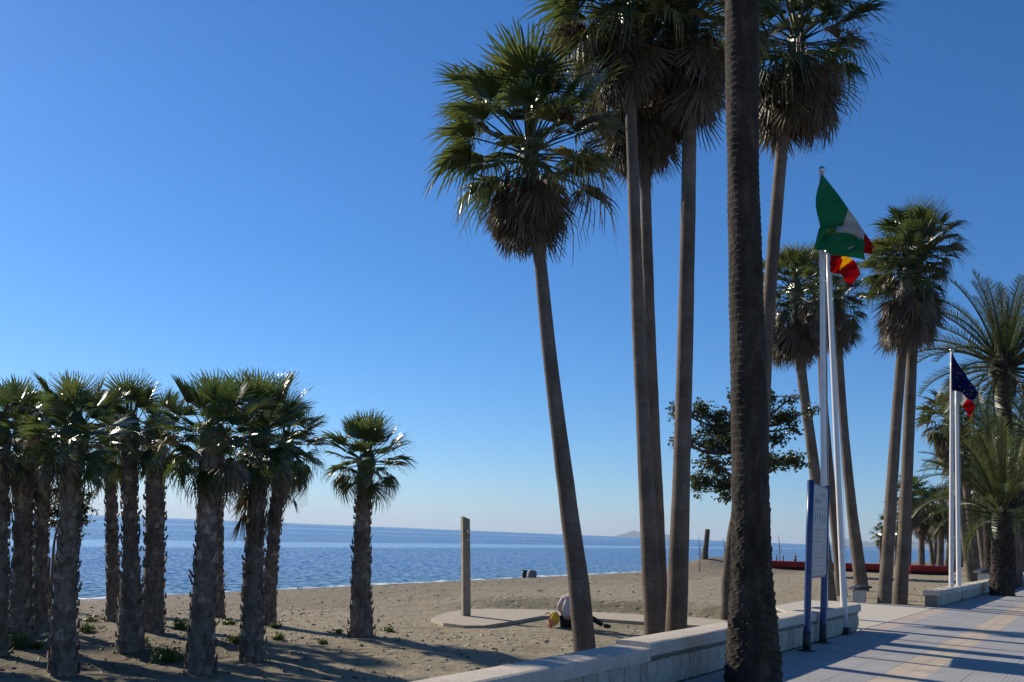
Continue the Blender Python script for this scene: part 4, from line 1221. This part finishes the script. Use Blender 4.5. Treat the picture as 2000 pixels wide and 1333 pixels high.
# ---- information sign on two blue posts
def sign():
    A = W(5.42, -0.21); B = W(6.88, -0.085)
    Tq = (B - A); t1 = float(np.linalg.norm(Tq)); Tq /= t1; t0 = 0.0; s = 0.0
    Nq = np.array([-Tq[1], Tq[0], 0.0])
    def W_(t, s_, z=0.0):
        return A + Tq * t + Nq * s_ + np.array([0, 0, z])
    base = W_(t1 / 2, s, 0)
    root = thing("information_sign", base, "tall blue information sign with pale panel on two posts in front of the wall", "sign")
    inv = -base
    for t in (t0, t1):
        mb = MB()
        mb.tube([W_(t, s, z) + inv for z in (0.0, 0.4, 1.0, 1.8, 2.56)], [0.052] * 5, 16)
        po = mb.build("post", M['blue'], root, True)
        sl_ = MB(); sl_.tube([W_(t, s, z) + inv for z in (0.0, 0.30)], [0.060, 0.057], 16); sl_.build("post_sleeve", M['iron'], po, True)
        fl = MB(); fl.tube([W_(t, s, z) + inv for z in (0.001, 0.018)], [0.13, 0.125], 16); fl.build("foot_plate", M['iron'], po)
        cp = MB(); cp.tube([W_(t, s, z) + inv for z in (2.56, 2.572)], [0.053, 0.046], 16); cp.build("cap", M['blue'], po)
    z0, z1 = 1.08, 2.54
    fr = MB()
    fr.box(W_((t0 + t1) / 2, s, (z0 + z1) / 2) + inv, Tq * ((t1 - t0) / 2 - 0.045), Nq * 0.030, (0, 0, (z1 - z0) / 2))
    fo = fr.build("panel_frame", M['blue'], root); bevel(fo, 0.008, 2)
    pn = MB()
    pn.box(W_((t0 + t1) / 2, s - 0.0325, (z0 + z1) / 2) + inv, Tq * ((t1 - t0) / 2 - 0.075), Nq * 0.004, (0, 0, (z1 - z0) / 2 - 0.035))
    pan = pn.build("panel", M['panel'], root)
    ink = MB()
    r = random.Random(8)
    def mark(tt, z, w, h):
        ink.box(W_(tt, s - 0.038, z) + inv, Tq * w / 2, Nq * 0.0012, (0, 0, h / 2))
    tm = (t0 + t1) / 2
    for k in range(4): mark(t0 + 0.22 + k * 0.13, 2.27 + r.uniform(-.01, .01), 0.09, 0.06)        # heading, unreadable in the photo
    for k in range(3): mark(t0 + 0.72 + k * 0.16, 2.38, 0.09, 0.03)
    mark(tm, 2.155, 1.15, 0.012)
    for k in range(5): mark(t0 + 0.24 + k * 0.235, 2.02 + r.uniform(-.02, .02), 0.07, r.uniform(.10, .17))
    mark(tm, 1.84, 1.18, 0.010)
    for row in range(9):
        z = 1.77 - row * 0.062
        for k in range(5):
            if r.random() < 0.75: mark(t0 + 0.22 + k * 0.24 + r.uniform(-.02, .02), z, r.uniform(.08, .19), 0.016)
    for k in range(3): mark(t0 + 0.3 + k * 0.35, 1.18, 0.12, 0.03)
    tag(ink.build("printed_marks", M['ink'], pan), kind="stuff")
sign()

# ---- bins
def litter_bin(label, u, v, d, w=0.42, h=0.40):
    a = P(u, v, d); a[2] = max(ground_z(a), -0.02)
    root = thing("litter_bin", a, label, "bin", "litter bins behind the walls")
    mb = MB()
    mb.box((0, 0, h * 0.44), T * w * 0.30, N * w * 0.42, (0, 0, h * 0.44))
    b = mb.build("body", M['bin_white'], root); bevel(b, 0.015, 2)
    lid = MB()
    x = np.array([1.0, 0.12, 0]); y = np.array([-0.12, 1.0, 0])
    vs = []
    for (px, pz0, pz1) in ((-0.62, 0.86, 0.98), (0.0, 0.93, 1.20), (0.66, 1.06, 1.20)):
        for sy in (-0.5, 0.5):
            vs.append(x * px * w + y * sy * w + np.array([0, 0, pz0 * h])); vs.append(x * px * w + y * sy * w + np.array([0, 0, pz1 * h]))
    fs = [(0, 1, 3, 2), (8, 10, 11, 9)]
    for k in (0, 4):
        fs += [(k, k + 4, k + 5, k + 1), (k + 2, k + 3, k + 7, k + 6), (k + 1, k + 5, k + 7, k + 3), (k, k + 2, k + 6, k + 4)]
    lid.add(vs, fs)
    l = lid.build("lid", M['bin_dark'], root); bevel(l, 0.012, 2)
litter_bin("low white bin with dark slanted lid behind the near wall's end", 1678, 1182, 28.5)
litter_bin("white bin with dark lid peeping over the far wall beside the scaly date palm", 1922, 1150, 43.0, 0.55, 0.75)

# ---- red barriers on the far sand
def barrier(label, u0, u1, vt, vb, d0, d1):
    a = P(u0, vb, d0); b_ = P(u1, vb, d1)
    za = P(u0, vb, d0)[2]
    base = (a + b_) / 2; gz = min(ground_z(a), ground_z(b_), ground_z(base)); base[2] = gz
    ax = b_ - a; ax[2] = 0; L_ = np.linalg.norm(ax); ax /= L_; nx = np.array([-ax[1], ax[0], 0])
    H = P((u0 + u1) / 2, vt, (d0 + d1) / 2)[2] - gz
    root = thing("red_barrier", base, label, "barrier", "long red barriers on the far sand")
    mb = MB()
    n = 14
    prof = [(-0.26, 0.34), (-0.36, 0.93), (-0.33, 1.0), (0.33, 1.0), (0.36, 0.93), (0.26, 0.34)]
    vs = []
    for k in range(n + 1):
        f = k / n
        x = (f - 0.5) * L_
        e = 1.0 if 0 < k < n else 0.86
        for (y, z) in prof:
            xx = x + (0.0 if 0 < k < n else (1 if k else -1) * 0.10 * (z - 0.34))
            vs.append(ax * xx + nx * y * e + np.array([0, 0, z * H * (1 if 0 < k < n else 0.985)]))
    m = len(prof)
    fs = [(k * m + i, (k + 1) * m + i, (k + 1) * m + (i + 1) % m, k * m + (i + 1) % m) for k in range(n) for i in range(m)]
    fs += [tuple(range(m))[::-1], tuple(n * m + i for i in range(m))]
    mb.add(vs, fs)
    mb.build("body", M['red'], root, False)
    sk = MB(); sk.box(np.array([0, 0, H * 0.16]), ax * (L_ / 2 - 0.12), nx * 0.20, (0, 0, H * 0.19)); sk.build("shaded_base", M['shade_red'], root)  # dark block painted as the shadow beneath the barrier
barrier("long red barrier on the sand just right of the foreground trunk, behind the sign", 1490, 1628, 1097, 1119, 60, 62)
barrier("red barrier on the far sand between the flagpoles and the close pair of palms", 1645, 1724, 1101, 1122, 62, 64)
barrier("bright red barrier on the far sand between the close palms and the navy flag", 1771, 1860, 1105, 1128, 62, 64)
def kerb():
    a = G(1640, 1130, -0.03); b_ = G(1875, 1139, -0.03)
    ax = (b_ - a); L_ = np.linalg.norm(ax); ax /= L_; nx = np.array([-ax[1], ax[0], 0])
    c = (a + b_) / 2; c[2] = ground_z(c)
    root = thing("concrete_kerb", c, "low grey concrete kerb running across the sand in front of the red barriers", "kerb")
    n = 14
    for k in range(n):
        q = c + ax * ((k + 0.5) / n - 0.5) * L_
        q[2] = ground_z(q) + 0.01
        m = MB(); m.box(q - c, ax * (L_ / n / 2 - 0.015), nx * 0.15, (0, 0, 0.11))
        bevel(m.build("kerb_stone", M['kerb'], root), 0.015, 1)
kerb()

# ---- beach slab and shower column
def slab():
    pix = [(842, 1208), (866, 1217), (905, 1222), (945, 1222), (985, 1216), (1025, 1209), (1060, 1203), (1090, 1203), (1160, 1208), (1260, 1215), (1345, 1221), (1400, 1225), (1420, 1212), (1340, 1205), (1240, 1200), (1150, 1195), (1060, 1191), (960, 1189), (910, 1190), (870, 1197)]
    top = -0.25
    ps = [G(u, v, top) for u, v in pix]
    c = sum(ps) / len(ps)
    vs = [p - c for p in ps]; n = len(vs)
    lo = [p + np.array([0, 0, -0.4]) for p in vs]
    o = mesh_obj("beach_slab", vs + lo, [tuple(range(n))] + [(i, n + i, n + (i + 1) % n, (i + 1) % n) for i in range(n)], M['slab'], None, False, None, c)
    bm = bmesh.new(); bm.from_mesh(o.data); bmesh.ops.recalc_face_normals(bm, faces=bm.faces); bm.to_mesh(o.data); bm.free()
    tag(o, "low pale concrete slab path on the sand around the shower column", "slab")
slab()
def shower():
    a = G(910, 1203, -0.25)
    top = P(909, 1009, a[1])
    H = top[2] - a[2]
    root = thing("beach_shower", a, "tall square brown shower column on the beach slab", "shower")
    w = 9.6 * a[1] / FPX
    ex = np.array([0.94, 0.34, 0]) * w * 0.80; ey = np.array([-0.34, 0.94, 0]) * w * 0.80
    mb = MB()
    sh = (top - a); sh[2] = 0
    vs = [ex * sx + ey * sy for sx, sy in ((-1, -1), (1, -1), (1, 1), (-1, 1))]
    vv = [v for v in vs] + [v * 0.97 + sh + np.array([0, 0, H - (0.06 if i in (1, 2) else 0.0)]) for i, v in enumerate(vs)]
    mb.add(vv, [(0, 1, 5, 4), (1, 2, 6, 5), (2, 3, 7, 6), (3, 0, 4, 7), (4, 5, 6, 7), (3, 2, 1, 0)])
    bevel(mb.build("column", M['shower'], root), 0.008, 2)
    for zf, L_ in ((0.86, 0.16), (0.78, 0.10)):
        hd = MB(); p = sh * zf - ey * 1.0 + np.array([0, 0, H * zf])
        hd.tube([p + ey * 0.1, p - ey / np.linalg.norm(ey) * L_ * 0.6, p - ey / np.linalg.norm(ey) * L_ + np.array([0, 0, -0.05])], [0.012, 0.014, 0.028], 10); hd.build("shower_head", M['steel'], root, True)
    bt = MB(); p = -ey * 1.0 + np.array([0, 0, 1.1]); bt.tube([p + ey * 0.1, p - ey * 0.28], [0.022, 0.020], 10); bt.build("push_button", M['steel'], root, True)
shower()

# ---- things by the water
def wide_bin():
    d = 47.0
    a = P(1024, 1128, d); a[2] = ground_z(a)
    H = P(1024, 1114, d)[2] - a[2]
    root = thing("beach_bin", a, "dark flared bin near the waterline left of a grey bundle", "bin")
    w = 5.2 * d / FPX
    mb = MB(); mb.tube([(0, 0, -0.05), (0, 0, 0.02), (0, 0, H * 0.5), (0, 0, H * 0.93)], [w * 0.7, w * 0.74, w * 0.86, w], 14); mb.build("body", M['bin_green'], root, True)
    rm = MB(); rm.tube([(0, 0, H * 0.93), (0, 0, H * 0.96), (0, 0, H * 1.0), (0, 0, H * 1.02)], [w * 1.02, w * 1.14, w * 1.14, w * 0.9], 14); rm.build("rim", M['bin_green'], root)
    b = P(1038, 1129, d + 0.3); b[2] = ground_z(b)
    H2 = P(1038, 1114, d)[2] - b[2]
    w2 = 9.5 * d / FPX
    m = MB()
    rings = [(-0.05, 1.0), (0.1, 1.03), (0.45, 1.02), (0.75, 0.95), (0.92, 0.72), (1.0, 0.25)]
    m.tube([(0.01 * k, 0, z * H2) for k, (z, s) in enumerate(rings)], [w2 * s for z, s in rings], 16, 0, True, lambda i, th: 1 + 0.05 * math.sin(3 * th + i) + 0.03 * math.sin(7 * th))
    o = m.build("canvas_bundle", M['greybag'], None, True, b)
    tag(o, "grey rounded canvas bundle near the waterline beside the dark bin", "bundle")
wide_bin()

# ---- people
def skin_mesh(name, chain, mat, parent, sub=2):
    """chain: list of joints {id: (xyz, radius, parent id)}"""
    ids = list(chain)
    me = bpy.data.meshes.new(name)
    me.from_pydata([tuple(chain[i][0]) for i in ids], [(ids.index(chain[i][2]), ids.index(i)) for i in ids if chain[i][2] is not None], [])
    o = bpy.data.objects.new(name, me); COL.objects.link(o)
    sk = o.modifiers.new("skin", 'SKIN'); sk.use_smooth_shade = True
    for k, i in enumerate(ids):
        r = chain[i][1]
        me.skin_vertices[0].data[k].radius = r if isinstance(r, tuple) else (r, r)
        me.skin_vertices[0].data[k].use_root = chain[i][2] is None
    sb = o.modifiers.new("sub", 'SUBSURF'); sb.levels = sub; sb.render_levels = sub
    me.materials.append(mat)
    o.parent = parent
    return o
def hand(ch, pid, wrist, d, side, pre):
    d = np.asarray(d, float); d /= np.linalg.norm(d)
    side = np.asarray(side, float); side -= d * (side @ d); side /= np.linalg.norm(side)
    nrm = np.cross(d, side)
    w = np.asarray(wrist, float)
    ch[pre + 'palm'] = (w + d * 0.05, (0.038, 0.020), pid)
    for k, (o, l) in enumerate(((-0.030, 0.062), (-0.010, 0.074), (0.010, 0.070), (0.030, 0.055))):
        b = w + d * 0.085 + side * o
        ch[pre + 'f%da' % k] = (b, 0.009, pre + 'palm')
        ch[pre + 'f%db' % k] = (b + d * l * 0.55 - nrm * 0.010, 0.0085, pre + 'f%da' % k)
        ch[pre + 'f%dc' % k] = (b + d * l * 0.9 - nrm * 0.030, 0.007, pre + 'f%db' % k)
    t = w + d * 0.035 - side * 0.040
    ch[pre + 'ta'] = (t, 0.011, pre + 'palm'); ch[pre + 'tb'] = (t + d * 0.035 - side * 0.02 - nrm * 0.01, 0.009, pre + 'ta')

def head_parts(root, neck, head, face):
    face = np.asarray(face, float); face /= np.linalg.norm(face)
    upv = np.asarray(head) - np.asarray(neck); upv = upv / np.linalg.norm(upv)
    face = face - upv * (face @ upv); face /= np.linalg.norm(face)
    sd = np.cross(upv, face)
    c = np.asarray(head)
    vs = []; fs = []
    n, m = 18, 14
    for j in range(m + 1):
        ph = math.pi * j / m
        for i in range(n):
            th = 2 * math.pi * i / n
            x = math.sin(ph) * math.cos(th); y = math.sin(ph) * math.sin(th); z = math.cos(ph)
            rx = 0.096 + 0.006 * x; ry = 0.075 * (1 - 0.14 * max(0, -z)); rz = 0.118
            px, py, pz = x * rx, y * ry, z * rz
            if x > 0.2:
                nose = math.exp(-((y / 0.18) ** 2) - ((z + 0.10) / 0.20) ** 2) * 0.026
                eye = -0.010 * (math.exp(-(((abs(y) - 0.42) / 0.16) ** 2) - ((z - 0.06) / 0.12) ** 2))
                lip = 0.007 * math.exp(-((y / 0.3) ** 2) - ((z + 0.52) / 0.08) ** 2)
                chin = 0.010 * math.exp(-((y / 0.4) ** 2) - ((z + 0.8) / 0.18) ** 2)
                px += nose + eye + lip + chin
            vs.append(c + face * px + sd * py + upv * pz)
    for j in range(m):
        for i in range(n):
            fs.append((j * n + i, j * n + (i + 1) % n, (j + 1) * n + (i + 1) % n, (j + 1) * n + i)[::-1])
    hd = mesh_obj("head", vs, fs, M['skin'], root, True)
    for sg in (-1, 1):
        e = MB(); p = c + sd * sg * 0.076
        e.tube([p - upv * 0.03, p + upv * 0.0 + sd * sg * 0.008, p + upv * 0.03], [0.008, 0.016, 0.010], 8); e.build("ear", M['skin'], hd, True)
    hv = []; hf = []
    for j in range(9):
        ph = math.pi * 0.56 * j / 8
        for i in range(20):
            th = 2 * math.pi * i / 20
            x = math.sin(ph) * math.cos(th); y = math.sin(ph) * math.sin(th); z = math.cos(ph)
            cut = 1.0
            if x > 0.45 and z < 0.45: z2 = 0.45
            else: z2 = z
            k = 1.09 + 0.02 * math.sin(5 * th + 2 * j)
            hv.append(c + face * (x * 0.098 * k - 0.006) + sd * y * 0.078 * k + upv * (z2 * 0.120 * k))
    for j in range(8):
        for i in range(20):
            hf.append((j * 20 + i, j * 20 + (i + 1) % 20, (j + 1) * 20 + (i + 1) % 20, (j + 1) * 20 + i)[::-1])
    mesh_obj("hair", hv, hf, M['hair'], root, True)

def sitter():
    d = 19.6
    base = P(1112, 1230, d); base[2] = ground_z(base)
    root = thing("person", base, "person in a pale top and dark trousers sitting bent forward beside a yellow bag", "person")
    def q(u, v, dy=0.0):
        return P(u, v, d + dy) - base
    pel = q(1112, 1214); pel[2] = 0.13
    ch = {'pel': (pel, (0.13, 0.12), None),
          'waist': (q(1111, 1198, 0.05), (0.125, 0.105), 'pel'),
          'chest': (q(1113, 1178, 0.12), (0.140, 0.110), 'waist'),
          'collar': (q(1117, 1165, 0.20), (0.095, 0.085), 'chest'),
          'neck': (q(1121, 1158, 0.27), 0.048, 'collar'),
          'shL': (q(1102, 1168, 0.16), 0.060, 'collar'), 'elL': (q(1091, 1186, 0.20), 0.044, 'shL'), 'wrL': (q(1098, 1198, 0.40), 0.030, 'elL'),
          'shR': (q(1130, 1168, 0.16), 0.060, 'collar'), 'elR': (q(1139, 1187, 0.24), 0.044, 'shR'), 'wrR': (q(1126, 1198, 0.44), 0.030, 'elR')}
    hipL = q(1104, 1216, 0.08); hipR = q(1124, 1216, 0.05)
    hipL[2] = 0.115; hipR[2] = 0.115
    knL = q(1100, 1212, 0.46); knL[2] = 0.16
    anL = q(1122, 1218, 0.62); anL[2] = 0.07
    knR = q(1156, 1206, 0.16); knR[2] = 0.20
    anR = q(1178, 1220, 0.02); anR[2] = 0.075
    toR = q(1194, 1221, -0.02); toR[2] = 0.055
    toL = q(1134, 1220, 0.66); toL[2] = 0.05
    legs = {'pel2': (pel, (0.135, 0.125), None), 'hipL': (hipL, 0.098, 'pel2'), 'knL': (knL, 0.066, 'hipL'), 'anL': (anL, 0.045, 'knL'),
            'hipR': (hipR, 0.098, 'pel2'), 'knR': (knR, 0.068, 'hipR'), 'anR': (anR, 0.046, 'knR')}
    body = dict(ch)
    for k, v in legs.items():
        if k != 'pel2': body[k] = (v[0], v[1] * 0.86 if not isinstance(v[1], tuple) else v[1], 'pel' if v[2] == 'pel2' else v[2])
    body = {k: ((v[0], tuple(x * 0.92 for x in v[1]), v[2]) if isinstance(v[1], tuple) else (v[0], v[1] * 0.90, v[2])) for k, v in body.items()}
    hand(body, 'wrL', ch['wrL'][0], ch['wrL'][0] - ch['elL'][0], np.array([1.0, 0, 0]), 'L')
    hand(body, 'wrR', ch['wrR'][0], ch['wrR'][0] - ch['elR'][0], np.array([-1.0, 0, 0]), 'R')
    skin_mesh("body", body, M['skin'], root)
    shirt = {k: ch[k] for k in ('pel', 'waist', 'chest', 'collar', 'shL', 'elL', 'shR', 'elR')}
    shirt['pel'] = (pel + np.array([0, 0, 0.06]), (0.135, 0.12), None)
    shirt = {k: ((v[0], tuple(x * 1.10 for x in v[1]), v[2]) if isinstance(v[1], tuple) else (v[0], v[1] * 1.18, v[2])) for k, v in shirt.items()}
    fL = ch['elL'][0] * 0.35 + ch['wrL'][0] * 0.65; fR = ch['elR'][0] * 0.35 + ch['wrR'][0] * 0.65
    shirt['cuL'] = (fL, 0.045, 'elL'); shirt['cuR'] = (fR, 0.045, 'elR')
    skin_mesh("shirt", shirt, M['shirt'], root)
    skin_mesh("trousers", legs, M['trouser'], root)
    for nm, a, b in (("shoe", anR, toR), ("shoe", anL, toL)):
        skin_mesh(nm, {'a': (a, 0.055, None), 'b': ((a + b) / 2, 0.052, 'a'), 'c': (b, 0.040, 'b')}, M['shoe'], root)
    head = ch['neck'][0] + np.array([0.05, 0.10, 0.10])
    head_parts(root, ch['neck'][0], head, np.array([0.15, 0.8, -0.6]))
    # the bag beside
    bb = P(1078, 1231, d - 0.1); bb[2] = ground_z(bb)
    bag = thing("plastic_bag", bb, "crumpled yellow and orange plastic bag beside the sitting person", "bag")
    r = random.Random(4)
    k = d / FPX
    def lump(name, c, R_, mat, seed):
        rr = random.Random(seed)
        vs = []; fs = []
        n, m = 16, 10
        for j in range(m + 1):
            ph = math.pi * j / m
            for i in range(n):
                th = 2 * math.pi * i / n
                s = 1 + 0.55 * float(vnoise(math.cos(th) * 2 + seed, math.sin(th) * 2 + ph * 2.4, 3)) + 0.25 * float(vnoise(th * 3, ph * 5, seed))
                vs.append(np.array(c) + np.array([math.sin(ph) * math.cos(th) * R_[0], math.sin(ph) * math.sin(th) * R_[1], math.cos(ph) * R_[2]]) * s)
        for j in range(m):
            for i in range(n):
                fs.append((j * n + i, j * n + (i + 1) % n, (j + 1) * n + (i + 1) % n, (j + 1) * n + i)[::-1])
        mesh_obj(name, vs, fs, mat, bag, False)
    lump("bag_body", (8 * k - 0.04, 0, 0.17), (0.095, 0.09, 0.13), M['bag_yellow'], 3)
    lump("bag_side", (-3 * k, -0.05, 0.09), (0.075, 0.07, 0.085), M['bag_orange'], 6)
    hm = MB()
    for sx in (-1, 1):
        c0 = np.array([0.01 + 0.03 * sx, 0, 0.24])
        hm.tube([c0, c0 + np.array([-0.05 + 0.03 * sx, 0, 0.055]), c0 + np.array([-0.10 + 0.02 * sx, 0.01, 0.01])], [0.016, 0.013, 0.018], 5)
    hm.build("handle", M['bag_yellow'], bag)
sitter()

def stander(label, u, vtop, d, shirt, facing):
    a = P(u, 1100, d); a[2] = ground_z(a)
    root = thing("person", a, label, "person")
    H = 1.68
    ch = {'pel': ((0, 0, 0.92), (0.15, 0.11), None), 'waist': ((0, 0.01, 1.08), (0.13, 0.10), 'pel'), 'chest': ((0, 0.0, 1.28), (0.16, 0.11), 'waist'), 'col': ((0, 0, 1.40), (0.11, 0.085), 'chest'), 'neck': ((0, 0.02, 1.48), 0.05, 'col')}
    for s, n in ((-1, 'L'), (1, 'R')):
        ch['sh' + n] = ((s * 0.19, 0, 1.38), 0.06, 'col'); ch['el' + n] = ((s * 0.24, 0.02, 1.11), 0.045, 'sh' + n); ch['wr' + n] = ((s * 0.24, 0.10, 0.88), 0.03, 'el' + n)
    arms = dict(ch)
    body = dict(ch)
    legs = {'pel2': ((0, 0, 0.92), (0.155, 0.115), None)}
    for s, n in ((-1, 'L'), (1, 'R')):
        legs['hip' + n] = ((s * 0.09, 0, 0.84), 0.09, 'pel2'); legs['kn' + n] = ((s * 0.10, 0.02, 0.47), 0.062, 'hip' + n); legs['an' + n] = ((s * 0.10, -0.02, 0.09), 0.045, 'kn' + n)
    for k, v in legs.items():
        if k != 'pel2': body[k] = (v[0], v[1] * 0.88, 'pel' if v[2] == 'pel2' else v[2])
    for n, s in (('L', 1), ('R', -1)):
        hand(body, 'wr' + n, ch['wr' + n][0], np.array(ch['wr' + n][0]) - np.array(ch['el' + n][0]), np.array([0, 1.0, 0]) * s, n)
    skin_mesh("body", body, M['skin'], root, 1)
    sh = {k: ((v[0], tuple(x * 1.1 for x in v[1]), v[2]) if isinstance(v[1], tuple) else (v[0], v[1] * 1.15, v[2])) for k, v in ch.items() if k not in ('neck', 'wrL', 'wrR')}
    skin_mesh("shirt", sh, shirt, root, 1); skin_mesh("trousers", legs, M['trouser'], root, 1)
    for s in (-1, 1):
        skin_mesh("shoe", {'a': ((s * 0.10, -0.03, 0.06), 0.05, None), 'b': ((s * 0.10, 0.08, 0.045), 0.048, 'a'), 'c': ((s * 0.11, 0.17, 0.035), 0.035, 'b')}, M['shoe'], root, 1)
    head_parts(root, np.array((0, 0.02, 1.48)), np.array((0, 0.03, 1.60)), np.array([0.1, 1, 0]))
    root.rotation_euler = (0, 0, facing); root.scale = (0.92, 0.92, 0.92)
stander("tiny person standing at the water's edge beyond the red barrier", 1553, 1092, 118.0, M['shirt'], 0.4)

# ================================================================== GROUND LIFE
def weed(label, u, v, h, n, seed):
    r = random.Random(seed)
    a = G(u, v, -0.3); a[2] = ground_z(a)
    mb = MB()
    for i in range(n):
        az = r.uniform(0, 6.28); rr = abs(r.gauss(0, 1)) * h * 0.40
        b0 = np.array([math.cos(az) * rr, math.sin(az) * rr, -0.02])
        l = h * r.uniform(0.5, 1.15)
        dr = np.array([math.cos(az) * 0.5 + r.gauss(0, .35), math.sin(az) * 0.5 + r.gauss(0, .35), 1.0]); dr /= np.linalg.norm(dr)
        e = b0 + dr * l
        mb.tube([b0, e], [0.004, 0.002], 3, 0, False)
        for j in range(r.randint(3, 6)):
            c = b0 + (e - b0) * r.uniform(0.2, 1.0)
            d1 = np.array([r.gauss(0, 1), r.gauss(0, 1), r.gauss(0.4, .6)]); d1 /= np.linalg.norm(d1)
            s = np.cross(d1, np.array([r.gauss(0, 1), r.gauss(0, 1), 1])); s /= np.linalg.norm(s)
            L_ = r.uniform(0.035, 0.075)
            mb.add([c, c + d1 * L_ * .5 + s * L_ * .25, c + d1 * L_, c + d1 * L_ * .5 - s * L_ * .25], [(0, 1, 2, 3)])
    o = mb.build("weed", M['weed'], None, False, a)
    tag(o, label, "weed", "green weeds on the grove's ground")
weed("bright tall green weed by the leftmost trunks", 30, 1262, 0.26, 60, 1)
weed("small green weed just left of the pale mottled trunk", 74, 1262, 0.12, 26, 2)
weed("green weed clump between the thick dark trunk and the stout palm", 354, 1228, 0.20, 60, 3)
weed("low weed behind the trunk with the flaring base", 178, 1206, 0.13, 34, 4)
weed("low green weed right of the stout palm's trunk", 446, 1222, 0.12, 40, 5)
weed("green weed at the foot of the slim leaning palm", 536, 1226, 0.12, 40, 6)
weed("dark low weed in the shade left of the stout palm", 330, 1290, 0.26, 70, 7)
weed("sparse low weed near the lone palm's foot", 660, 1238, 0.10, 30, 8)

weed("pale low weed between the leftmost palm and its broader neighbour", 16, 1236, 0.12, 36, 9)
weed("small weed tuft right behind the pale mottled trunk", 172, 1232, 0.13, 40, 10)
weed("thin weed tuft between the middle pair's bases", 280, 1262, 0.12, 36, 11)
weed("green weed tuft left of the dark full-crowned palm's foot", 462, 1262, 0.14, 44, 12)
weed("low weed patch right of the dark full-crowned palm's foot", 545, 1252, 0.11, 40, 13)
weed("small dry-looking weed left of the lone palm", 630, 1262, 0.09, 30, 14)
weed("small weed on the open sand right of the lone palm", 760, 1236, 0.08, 24, 15)

def litter():
    r = random.Random(12)
    mb = MB()
    for i in range(5200):
        if i < 3600:
            t = r.uniform(-14, 6); s = r.uniform(2.5, 17)
        else:
            t = r.uniform(-6, 40); s = r.uniform(1.0, 22)
        z = float(height(t, s))
        p = W(t, s, 0); p[2] = z + 0.004
        a = r.uniform(0, 6.28); l = r.uniform(0.02, 0.09) * (1.6 if r.random() < .1 else 1); w = l * r.uniform(0.12, 0.5)
        d1 = np.array([math.cos(a), math.sin(a), r.uniform(-.1, .35)]); s1 = np.array([-math.sin(a), math.cos(a), r.uniform(-.2, .2)])
        hgt = np.array([0, 0, w * 0.8])
        mb.add([p - d1 * l / 2 - s1 * w / 2, p + d1 * l / 2 - s1 * w / 2, p + d1 * l / 2 + s1 * w / 2, p - d1 * l / 2 + s1 * w / 2, p + hgt], [(0, 1, 4), (1, 2, 4), (2, 3, 4), (3, 0, 4)])
    o = mb.build("leaf_litter", M['dry'])
    tag(o, "dry leaf litter and pebbles scattered over the sand", "litter", None, "stuff")
litter()

# ================================================================== AIR
hz = MB(); hz.box((0, 0, 240), (47000, 0, 0), (0, 47000, 0), (0, 0, 260))
hm_ = bpy.data.materials.new("haze"); hm_.use_nodes = True
ht = hm_.node_tree; ht.nodes.clear()
ho = ht.nodes.new("ShaderNodeOutputMaterial"); hp = ht.nodes.new("ShaderNodeVolumePrincipled")
hp.inputs["Color"].default_value = (0.72, 0.86, 1.0, 1); hp.inputs["Density"].default_value = 3.5e-5; hp.inputs["Anisotropy"].default_value = 0.2
ht.links.new(hp.outputs[0], ho.inputs["Volume"])
tag(hz.build("haze", hm_), kind="stuff")
